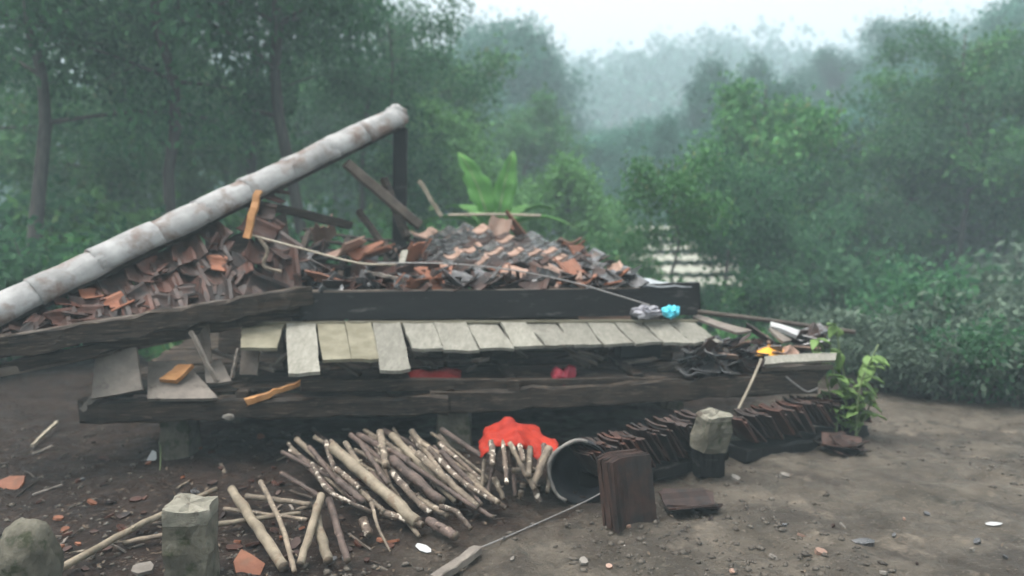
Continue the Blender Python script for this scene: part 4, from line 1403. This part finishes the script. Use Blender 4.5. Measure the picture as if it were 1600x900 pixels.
# heap
L2((519, 698), (652, 816), .26, .07, 13, BY, 'thickest yellowish log running down through the heap', seed=10, taper=1.05)
L2((612, 680), (713, 784), .27, .09, 9, BY, 'long smooth log beside the dark thick one in the heap', seed=11)
L2((652, 708), (746, 792), .24, .07, 9, B, 'straight pale barked log second from the right of the heap', seed=12)
L2((670, 700), (790, 793), .25, .05, 6.5, BS, 'slim patchy log at the right edge of the heap', mid=(722, 752, .16), seed=13)
L2((594, 676), (603, 728), .27, .25, 9, B, 'short log end poking out at the top of the heap', seed=14)
L2((612, 738), (672, 802), .21, .09, 8, BS, 'patchy pale log below the dark thick one', mid=(645, 776, .14), seed=15)
L2((612, 718), (690, 784), .20, .10, 13, BD, 'thick dark log in the middle of the heap', seed=16)
L2((686, 792), (735, 826), .10, .04, 7, BS, 'shaggy log end at the lower right of the heap', mid=(712, 800, .09), seed=17)
L2((596, 800), (660, 820), .09, .06, 9, BS, 'pale log end beneath the yellowish log', seed=18)
L2((580, 786), (610, 862), .14, .03, 5, B, 'split stringy stick hanging over the front of the heap', mid=(592, 826, .09), seed=19, taper=.5)
L2((488, 727), (580, 800), .22, .13, 5.5, BS, 'thin curved stick with white patches at the left of the heap', mid=(514, 767, .19), seed=20)
L2((527, 750), (569, 785), .18, .13, 9, M['bark_dark'], 'reddish log inside the curve of the thin stick', seed=21)
L2((524, 732), (562, 763), .22, .17, 7, BS, 'white patched short log above the reddish one', seed=22)
L2((509, 690), (522, 735), .26, .20, 6, BS, 'upright thin stick at the upper left of the heap', seed=23)
L2((566, 812), (577, 836), .09, .06, 11, BS, 'pale stubby log end at the front of the heap', seed=24)
L2((670, 815), (712, 838), .06, .05, 12, BD, 'dark reddish block at the front foot of the heap', seed=25, taper=.9)
L2((540, 692), (580, 760), .25, .18, 7, B, seed=26)
L2((562, 690), (606, 756), .26, .18, 6, BD, seed=27)
L2((640, 700), (700, 760), .20, .13, 7, B, seed=28)
L2((580, 740), (640, 800), .14, .08, 8, BD, seed=29)
L2((560, 765), (600, 800), .14, .10, 7, B, seed=30)
L2((640, 770), (700, 806), .10, .06, 8, B, seed=31)
L2((700, 765), (770, 808), .08, .03, 6, BD, seed=32)
L2((690, 706), (740, 760), .18, .10, 7, BD, seed=34)
L2((560, 680), (640, 720), .20, .20, 8, BD, seed=35)
L2((470, 715), (520, 770), .12, .10, 7, BD, seed=36)
L2((440, 740), (500, 775), .08, .08, 6, BD, seed=37)
L2((600, 770), (655, 838), .07, .03, 6, B, seed=38)
for k in range(34):
    rr = random.Random(900 + k)
    u, v = rr.uniform(440, 690), rr.uniform(668, 706)
    L2((u, v), (u + rr.uniform(20, 135), v + rr.uniform(55, 100)), rr.uniform(.14, .22), rr.uniform(.04, .10), rr.uniform(4, 7.5), rr.choice((B, BS, BD, B)), seed=900 + k)
# bundle under the red cloth
BU = 'firewood stick in the bundle under the bright red cloth'
BG = 'bundle under the red cloth'
for k, (a, b, za, zb, rp, m) in enumerate([
        ((768, 690), (770, 727), .30, .24, 8, BS), ((786, 690), (792, 755), .30, .20, 6, BS), ((796, 692), (835, 765), .31, .14, 6.5, B), ((812, 696), (818, 720), .30, .28, 6, BS), ((828, 700), (826, 745), .28, .20, 8, B),
        ((858, 700), (832, 760), .29, .13, 10, B), ((772, 745), (787, 780), .16, .05, 6.5, B), ((758, 700), (753, 765), .26, .10, 5, B), ((833, 755), (843, 785), .13, .04, 8, BS), ((818, 755), (812, 780), .12, .03, 8, B),
        ((800, 735), (845, 735), .18, .18, 7, B), ((862, 705), (855, 770), .25, .08, 6, B), ((776, 700), (760, 778), .22, .05, 6, BD), ((850, 695), (840, 735), .27, .2, 7, BD), ((800, 700), (805, 775), .22, .04, 6, BD)]):
    L2(a, b, za, zb, rp, m, BU, seed=60 + k, group=BG)
cloth('red_cloth', [(750, 690), (763, 670), (785, 656), (806, 650), (822, 660), (842, 674), (864, 685)], [(750, 714), (770, 698), (790, 700), (815, 706), (836, 713), (851, 716), (867, 709)], 4.50, 4.17, M['red'], 'bright red cloth draped over the firewood bundle', seed=2, amp=.034, nu=36, nv=16)

# ------------------------------------------------------------------ tub, tile stacks
tub_c = gl(906, 738, .175)
tub = empty('plastic_tub', tub_c - Vector((0, 0, .17)), 'black round tub lying on its side with pale chipped rim', 'tub')
ax = Vector((-.12, -1, .10)).normalized()
sx_ = ax.cross(Vector((0, 0, 1))).normalized(); uz = sx_.cross(ax)
V, F = [], []
K = 28
prof = [(0, .172), (.06, .168), (.30, .135), (.31, .0), (.285, .0), (.275, .12), (.05, .155), (0, .160)]
for (d, rad) in prof:
    for q in range(K):
        a = 2 * math.pi * q / K
        V.append(tub_c - ax * d + (sx_ * math.cos(a) * rad * .98 + uz * math.sin(a) * rad) * (1 + .02 * math.sin(3 * a)))
for i in range(len(prof) - 1):
    for q in range(K):
        a, b = i * K + q, i * K + (q + 1) % K
        F.append((a, b, b + K, a + K))
mk('shell', V, F, M['black'], tub, True)
V, F = tube_geo([tub_c + ax * .006 + (sx_ * math.cos(a) + uz * math.sin(a)) * .172 * (1 + .025 * math.sin(5 * a)) for a in np.linspace(math.radians(104), math.radians(-66), 22)], [.011] * 22, 7, .2, 4)
mk('rim', V, F, M['rim'], tub, True)


def tile_row(a, b, n, lean, kinds, label, group, s=.84, seed=0, jit=.07):
    """clay tiles stood on edge one behind another from a to b"""
    rr = random.Random(seed)
    a, b = Vector(a), Vector(b)
    d = (b - a).normalized()
    for k in range(n):
        p = a.lerp(b, k / (n - 1)) + Vector((rr.gauss(0, .006), rr.gauss(0, .022), rr.gauss(0, .014)))
        n_ = (d + Vector((0, 0, lean + rr.gauss(0, jit)))).normalized()     # tile normal along the row, leaning
        y = Vector((0, 0, 1)) - n_ * n_.z
        x = y.cross(n_)
        R = orient(x, y) @ Euler((0, 0, rr.gauss(0, jit))).to_matrix()
        o = put_mesh('clay_tile', STACK[rr.choice(kinds)], p, R, None, s)
        tag(o, label, 'roof tile', group)


tile_row(gl(916, 724, .18), gl(1098, 668, .215), 44, .75, ('brown', 'red', 'brown', 'brown'), 'wet brown roof tile stood on edge in the row beside the black tub', 'tiles on edge beside the tub', seed=1)
tile_row(gl(1150, 668, .20), gl(1335, 634, .215), 44, .95, ('brown', 'brown', 'red'), 'wet brown roof tile stood on edge in the row right of the stone block', 'tiles on edge right of the stone block', seed=2)
for nm, a, b, sd in (('sleeper', gl(925, 752, .06), gl(1120, 700, .06), 1), ('sleeper', gl(1145, 705, .06), gl(1340, 664, .06), 2)):
    V, F = timber_geo(a - Vector((0, 0, .02)), b - Vector((0, 0, .02)), .20, .085, seed=sd, rough=.015)
    tag(mk('sleeper', V, F, M['wood_black']), 'black timber under the row of tiles beside the tub' if sd == 1 else 'black timber under the row of tiles right of the stone block', 'timber')
# upright stack
base = gl(985, 815, 0)
for k in range(7):
    n_ = Vector((.55, -.80, .16)).normalized()
    p = base + Vector((0, .02, .165)) - Vector((.55, -.80, 0)) * (.018 * k - .05) + Vector((-.03, .0, 0))
    y = (Vector((0, 0, 1)) - n_ * n_.z)
    R = orient(y.cross(n_), y) @ Euler((0, 0, random.gauss(0, .03))).to_matrix()
    o = put_mesh('clay_tile', TILE['brown'], p, R, None, 1.22)
    tag(o, 'large brown tile standing upright in the stack right of the tub', 'roof tile', 'tiles standing upright')
for k in range(4):
    p = gl(1078, 784, .02 + .016 * k)
    R = Euler((.02, .03, .05 + random.gauss(0, .1))).to_matrix() @ Matrix.Rotation(math.pi / 2, 3, 'Z')
    o = put_mesh('clay_tile', TILE['brown'], p, R, None, .95)
    tag(o, 'brown tile lying flat on the clay yard beside the upright stack', 'roof tile', 'tiles lying flat on the yard')
for k in range(3):
    p = gl(1310 + 8 * k, 697 - 4 * k, .03 + .02 * k)
    R = Euler((.1, -.1, .4 + k)).to_matrix()
    o = put_mesh('clay_tile', TILE['brown'], p, R, None, .9)
    tag(o, 'brown tile lying at the far right foot of the tile rows', 'roof tile', 'tiles at the far right foot')
V, F = tube_geo(spline([gl(1012, 722, .22), gl(985, 740, .19), gl(940, 770, .08), gl(890, 795, .02), (gl(800, 835, .012)), gl(735, 862, .012)], 26), [.0035] * 26, 6)
tag(mk('cable', V, F, M['wire']), 'thin dark cable trailing from the tile stack over the yard', 'cable')
V, F = timber_geo(gl(678, 905, .03), gl(748, 858, .03), .05, .035, seed=70)
tag(mk('plank_offcut', V, F, M['wood_grey']), 'grey plank offcut on the ground at the bottom centre', 'board')

# ------------------------------------------------------------------ right hand vine plant
vrng = random.Random(9)
vp = gl(1330, 690, 0)
vine = empty('vine_plant', vp, 'light green broad leaved vine climbing at the right end of the house', 'plant')
for k in range(9):
    a = vp + Vector((vrng.uniform(-.12, .12), vrng.uniform(-.05, .15), -.03))
    b = a + Vector((vrng.uniform(-.22, .22), vrng.uniform(-.1, .15), vrng.uniform(.35, .85)))
    pts = spline([a, a.lerp(b, .5) + Vector((vrng.uniform(-.05, .05), 0, .06)), b], 8)
    V, F = tube_geo(pts, [.006] * 8, 5)
    st = mk('stem', V, F, M['stem'], vine, True)
    for j in range(11):
        q = pts[vrng.randrange(2, 8)]
        d = Vector((vrng.uniform(-1, 1), vrng.uniform(-1, .4), vrng.uniform(-.5, .5))).normalized()
        ln, w = vrng.uniform(.06, .12), vrng.uniform(.03, .05)
        s = d.cross(Vector((0, 0, 1))).normalized()
        P = [[q + d * ln * (.12 + t) + s * w * wv * jj + Vector((0, 0, -.03 * t * t + .012 * abs(jj))) for jj in (-1, 0, 1)] for t, wv in ((0, .35), (.25, 1), (.55, .85), (.85, .4), (1.05, .05))]
        V, F = sheet_geo(P, .002)
        mk('leaf', V, F, M['vine'], st, True)

# ------------------------------------------------------------------ things strewn on the ground
def shard(u, v, w, h, m, label, cat='shard', seed=0, tilt=(.1, .1, 0), th=.014, name='tile_shard', group=None):
    rr = random.Random(seed)
    p = gl(u, v, .015)
    R = Euler(tilt).to_matrix()
    n = 7
    T = [Vector((math.cos(2 * math.pi * k / n) * w / 2 * rr.uniform(.7, 1.15), math.sin(2 * math.pi * k / n) * h / 2 * rr.uniform(.7, 1.15), 0)) for k in range(n)]
    V = [p + R @ t for t in T] + [p + R @ (t - Vector((0, 0, th))) for t in T]
    F = [tuple(range(n)), tuple(reversed(range(n, 2 * n)))] + [(k, n + k, n + (k + 1) % n, (k + 1) % n) for k in range(n)]
    return tag(mk(name, V, F, m), label, cat, group)


shard(14, 757, .20, .22, M['tile_orange'], 'large orange tile shard at the left edge of the ground', 'tile shard', 1, (.25, -.1, .3))
shard(388, 884, .13, .22, M['tile_orange'], 'orange tile shard between the pillar and the tan log', 'tile shard', 2, (.35, .1, .5))
shard(222, 886, .12, .10, M['pale_bit'], 'flat pale stone chip in front of the freestanding pillar', 'stone', 3, (.15, 0, .4), .02, 'stone_chip')
shard(663, 857, .10, .055, M['white'], 'torn white paper scrap on the clay below the firewood', 'paper', 4, (.25, .2, -.5), .002, 'paper_scrap')
shard(237, 716, .06, .10, M['white'], 'small white scrap on the soil by the left footing', 'paper', 5, (.9, .1, .2), .002, 'paper_scrap')
shard(1552, 818, .10, .03, M['white'], 'small white scrap on the clay yard at the far right', 'paper', 6, (.3, 0, .1), .003, 'paper_scrap')
shard(1283, 860, .07, .05, M['tile_pink'], 'small pinkish stone on the right of the clay yard', 'stone', 7, (.3, .2, 0), .03, 'stone_chip')
shard(1228, 741, .07, .05, M['pale_bit'], 'small pale stone on the yard before the dark tile row', 'stone', 8, (.3, .2, .3), .03, 'stone_chip')
shard(1350, 845, .12, .06, M['tile_dark'], 'dark flat clod on the clay yard', 'clod', 9, (.1, 0, .1), .03, 'clod')
shard(1150, 745, .06, .06, M['pale_bit'], 'pale stone at the foot of the tilted pillar', 'stone', 10, (.3, .2, .3), .03, 'stone_chip')
V, F = timber_geo(gl(50, 697, .03), gl(88, 660, .05), .02, .02, seed=71)
tag(mk('stick', V, F, M['bamboo']), 'short pale stick on the soil at the far left', 'stick')
V, F = tube_geo(spline([gl(250, 735, .0), gl(251, 700, .10), gl(247, 690, .14)], 6), [.004, .004, .0035, .003, .002, .001], 5)
tag(mk('grass_stalk', V, F, M['stem']), 'single green stalk by the left footing', 'stalk')
for k in range(46):
    a = gl(r.uniform(0, 620), r.uniform(668, 880), .008)
    ang, ln = r.uniform(0, 6.28), r.uniform(.05, .22)
    b = a + Vector((math.cos(ang) * ln, math.sin(ang) * ln, 0)); b.z = gz(b.x, b.y) + .012
    V, F = timber_geo(a, b, r.uniform(.006, .018), r.uniform(.004, .010), seed=1000 + k, seg=3)
    tag(mk('wood_scrap', V, F, M[r.choice(('wood_brown', 'wood_grey', 'wood_dark', 'bark'))]), 'small wood scrap strewn over the dark soil on the left', 'wood scrap', 'wood scraps on the dark soil')
for k in range(130):
    k = k if k < 48 else k - 60
    u = r.uniform(20, 620) if k < 48 else r.uniform(620, 1580)
    v = r.uniform(672, 890) if k < 48 else r.uniform(770, 895)
    m = r.choice(('tile_brown', 'tile_red', 'tile_brown', 'tile_dark', 'tile_red', 'tile_brown', 'tile_orange')) if k < 48 else r.choice(('pale_bit', 'tile_brown', 'tile_pink', 'tile_dark'))
    s = r.uniform(.025, .09) if k < 48 else r.uniform(.02, .05)
    left = k < 48
    shard(u, v, s, s * r.uniform(.5, .9), M[m], 'small tile fragment strewn over the dark soil on the left' if left else 'small stone fragment strewn over the clay yard', 'fragment', 600 + k, (r.gauss(0, .25), r.gauss(0, .25), r.uniform(-3, 3)), .012, 'fragment', 'fragments on the dark soil' if left else 'fragments on the clay yard')


def crumbs(name, n, ulo, uhi, vlo, vhi, smin, smax, m, label, seed, flat=.6):
    rng = np.random.default_rng(seed)
    V, F = [], []
    base = np.array([(1, 0, 0), (-1, 0, 0), (0, 1, 0), (0, -1, 0), (0, 0, 1), (0, 0, -1)], float)
    tri = [(0, 2, 4), (2, 1, 4), (1, 3, 4), (3, 0, 4), (2, 0, 5), (1, 2, 5), (3, 1, 5), (0, 3, 5)]
    for k in range(n):
        p = atz(rng.uniform(ulo, uhi), rng.uniform(vlo, vhi), 0)
        if vnoise(p.x * 1.6, p.y * 1.6, 40) + rng.uniform(-.5, .5) < 0: continue
        s = smin + (smax - smin) * rng.random() ** 3
        sc = np.array([rng.uniform(.6, 1.3), rng.uniform(.6, 1.3), flat * rng.uniform(.6, 1.2)]) * s
        a = rng.uniform(0, 6.28)
        c, sn = math.cos(a), math.sin(a)
        q = base * sc * (1 + rng.normal(0, .15, (6, 1)))
        q = np.stack([q[:, 0] * c - q[:, 1] * sn, q[:, 0] * sn + q[:, 1] * c, q[:, 2]], 1) + np.array([p.x, p.y, gz(p.x, p.y) + s * .15])
        b = len(V) * 1
        V.extend(q.tolist()); F.extend([(b + i, b + j, b + l) for i, j, l in tri])
    return tag(link(name, np_mesh(name, np.array(V), np.array(F), m), (0, 0, 0)), label, name.replace('_', ' '), kind='stuff')


crumbs('earth_crumbs', 6000, -40, 1640, 655, 905, .003, .024, M['soil_bit'], 'earth crumbs and grit strewn over the ground', 1)
crumbs('pale_gravel', 500, 0, 1620, 690, 905, .004, .011, M['pale_bit'], 'pale gravel bits strewn over the ground', 2)
rng = np.random.default_rng(5)
pts = [atz(rng.uniform(-40, 760), rng.uniform(655, 900), 0) for _ in range(900)] + [atz(rng.uniform(760, 1640), rng.uniform(735, 900), 0) for _ in range(70)]
C = np.array([(p.x, p.y, gz(p.x, p.y) + .012) for p in pts])
n = len(C)
a = rng.uniform(0, 6.28, n)
A = np.stack([np.cos(a), np.sin(a), rng.normal(0, .3, n)], 1) * rng.uniform(.010, .045, (n, 1))
S = np.stack([-np.sin(a), np.cos(a), rng.normal(0, .3, n)], 1) * rng.uniform(.002, .007, (n, 1))
LV, LF = leaf_quads(C, A, S)
tag(link('leaf_litter', np_mesh('leaf_litter', LV, LF, M['litter']), (0, 0, 0)), 'dead leaves and splinters littering the soil', 'leaf litter', kind='stuff')

# ------------------------------------------------------------------ misty air
HAZE = 0.0088
hm = bpy.data.materials.new('misty air')
hm.use_nodes = True
hn, hl_ = hm.node_tree.nodes, hm.node_tree.links
hn.remove(hn['Principled BSDF'])
pv = hn.new('ShaderNodeVolumePrincipled')
pv.inputs['Color'].default_value = (.72, .93, 1.0, 1)
pv.inputs['Density'].default_value = HAZE
hl_.new(pv.outputs[0], hn['Material Output'].inputs['Volume'])
zmin, zmax = float(Z.min()) - 1.0, float(Z.max()) + 7.0
bx0, bx1, by0, by1 = gx[0] - 2, gx[-1] + 2, gy[0] - 2, gy[-1] + 2
V = [(x, y, z) for z in (zmin, zmax) for y in (by0, by1) for x in (bx0, bx1)]
F = [(0, 2, 3, 1), (4, 5, 7, 6), (0, 1, 5, 4), (2, 6, 7, 3), (0, 4, 6, 2), (1, 3, 7, 5)]
tag(link('haze', mesh('haze', V, F, hm), (0, 0, 0)), 'thin pale mist filling the air', 'haze', kind='stuff')
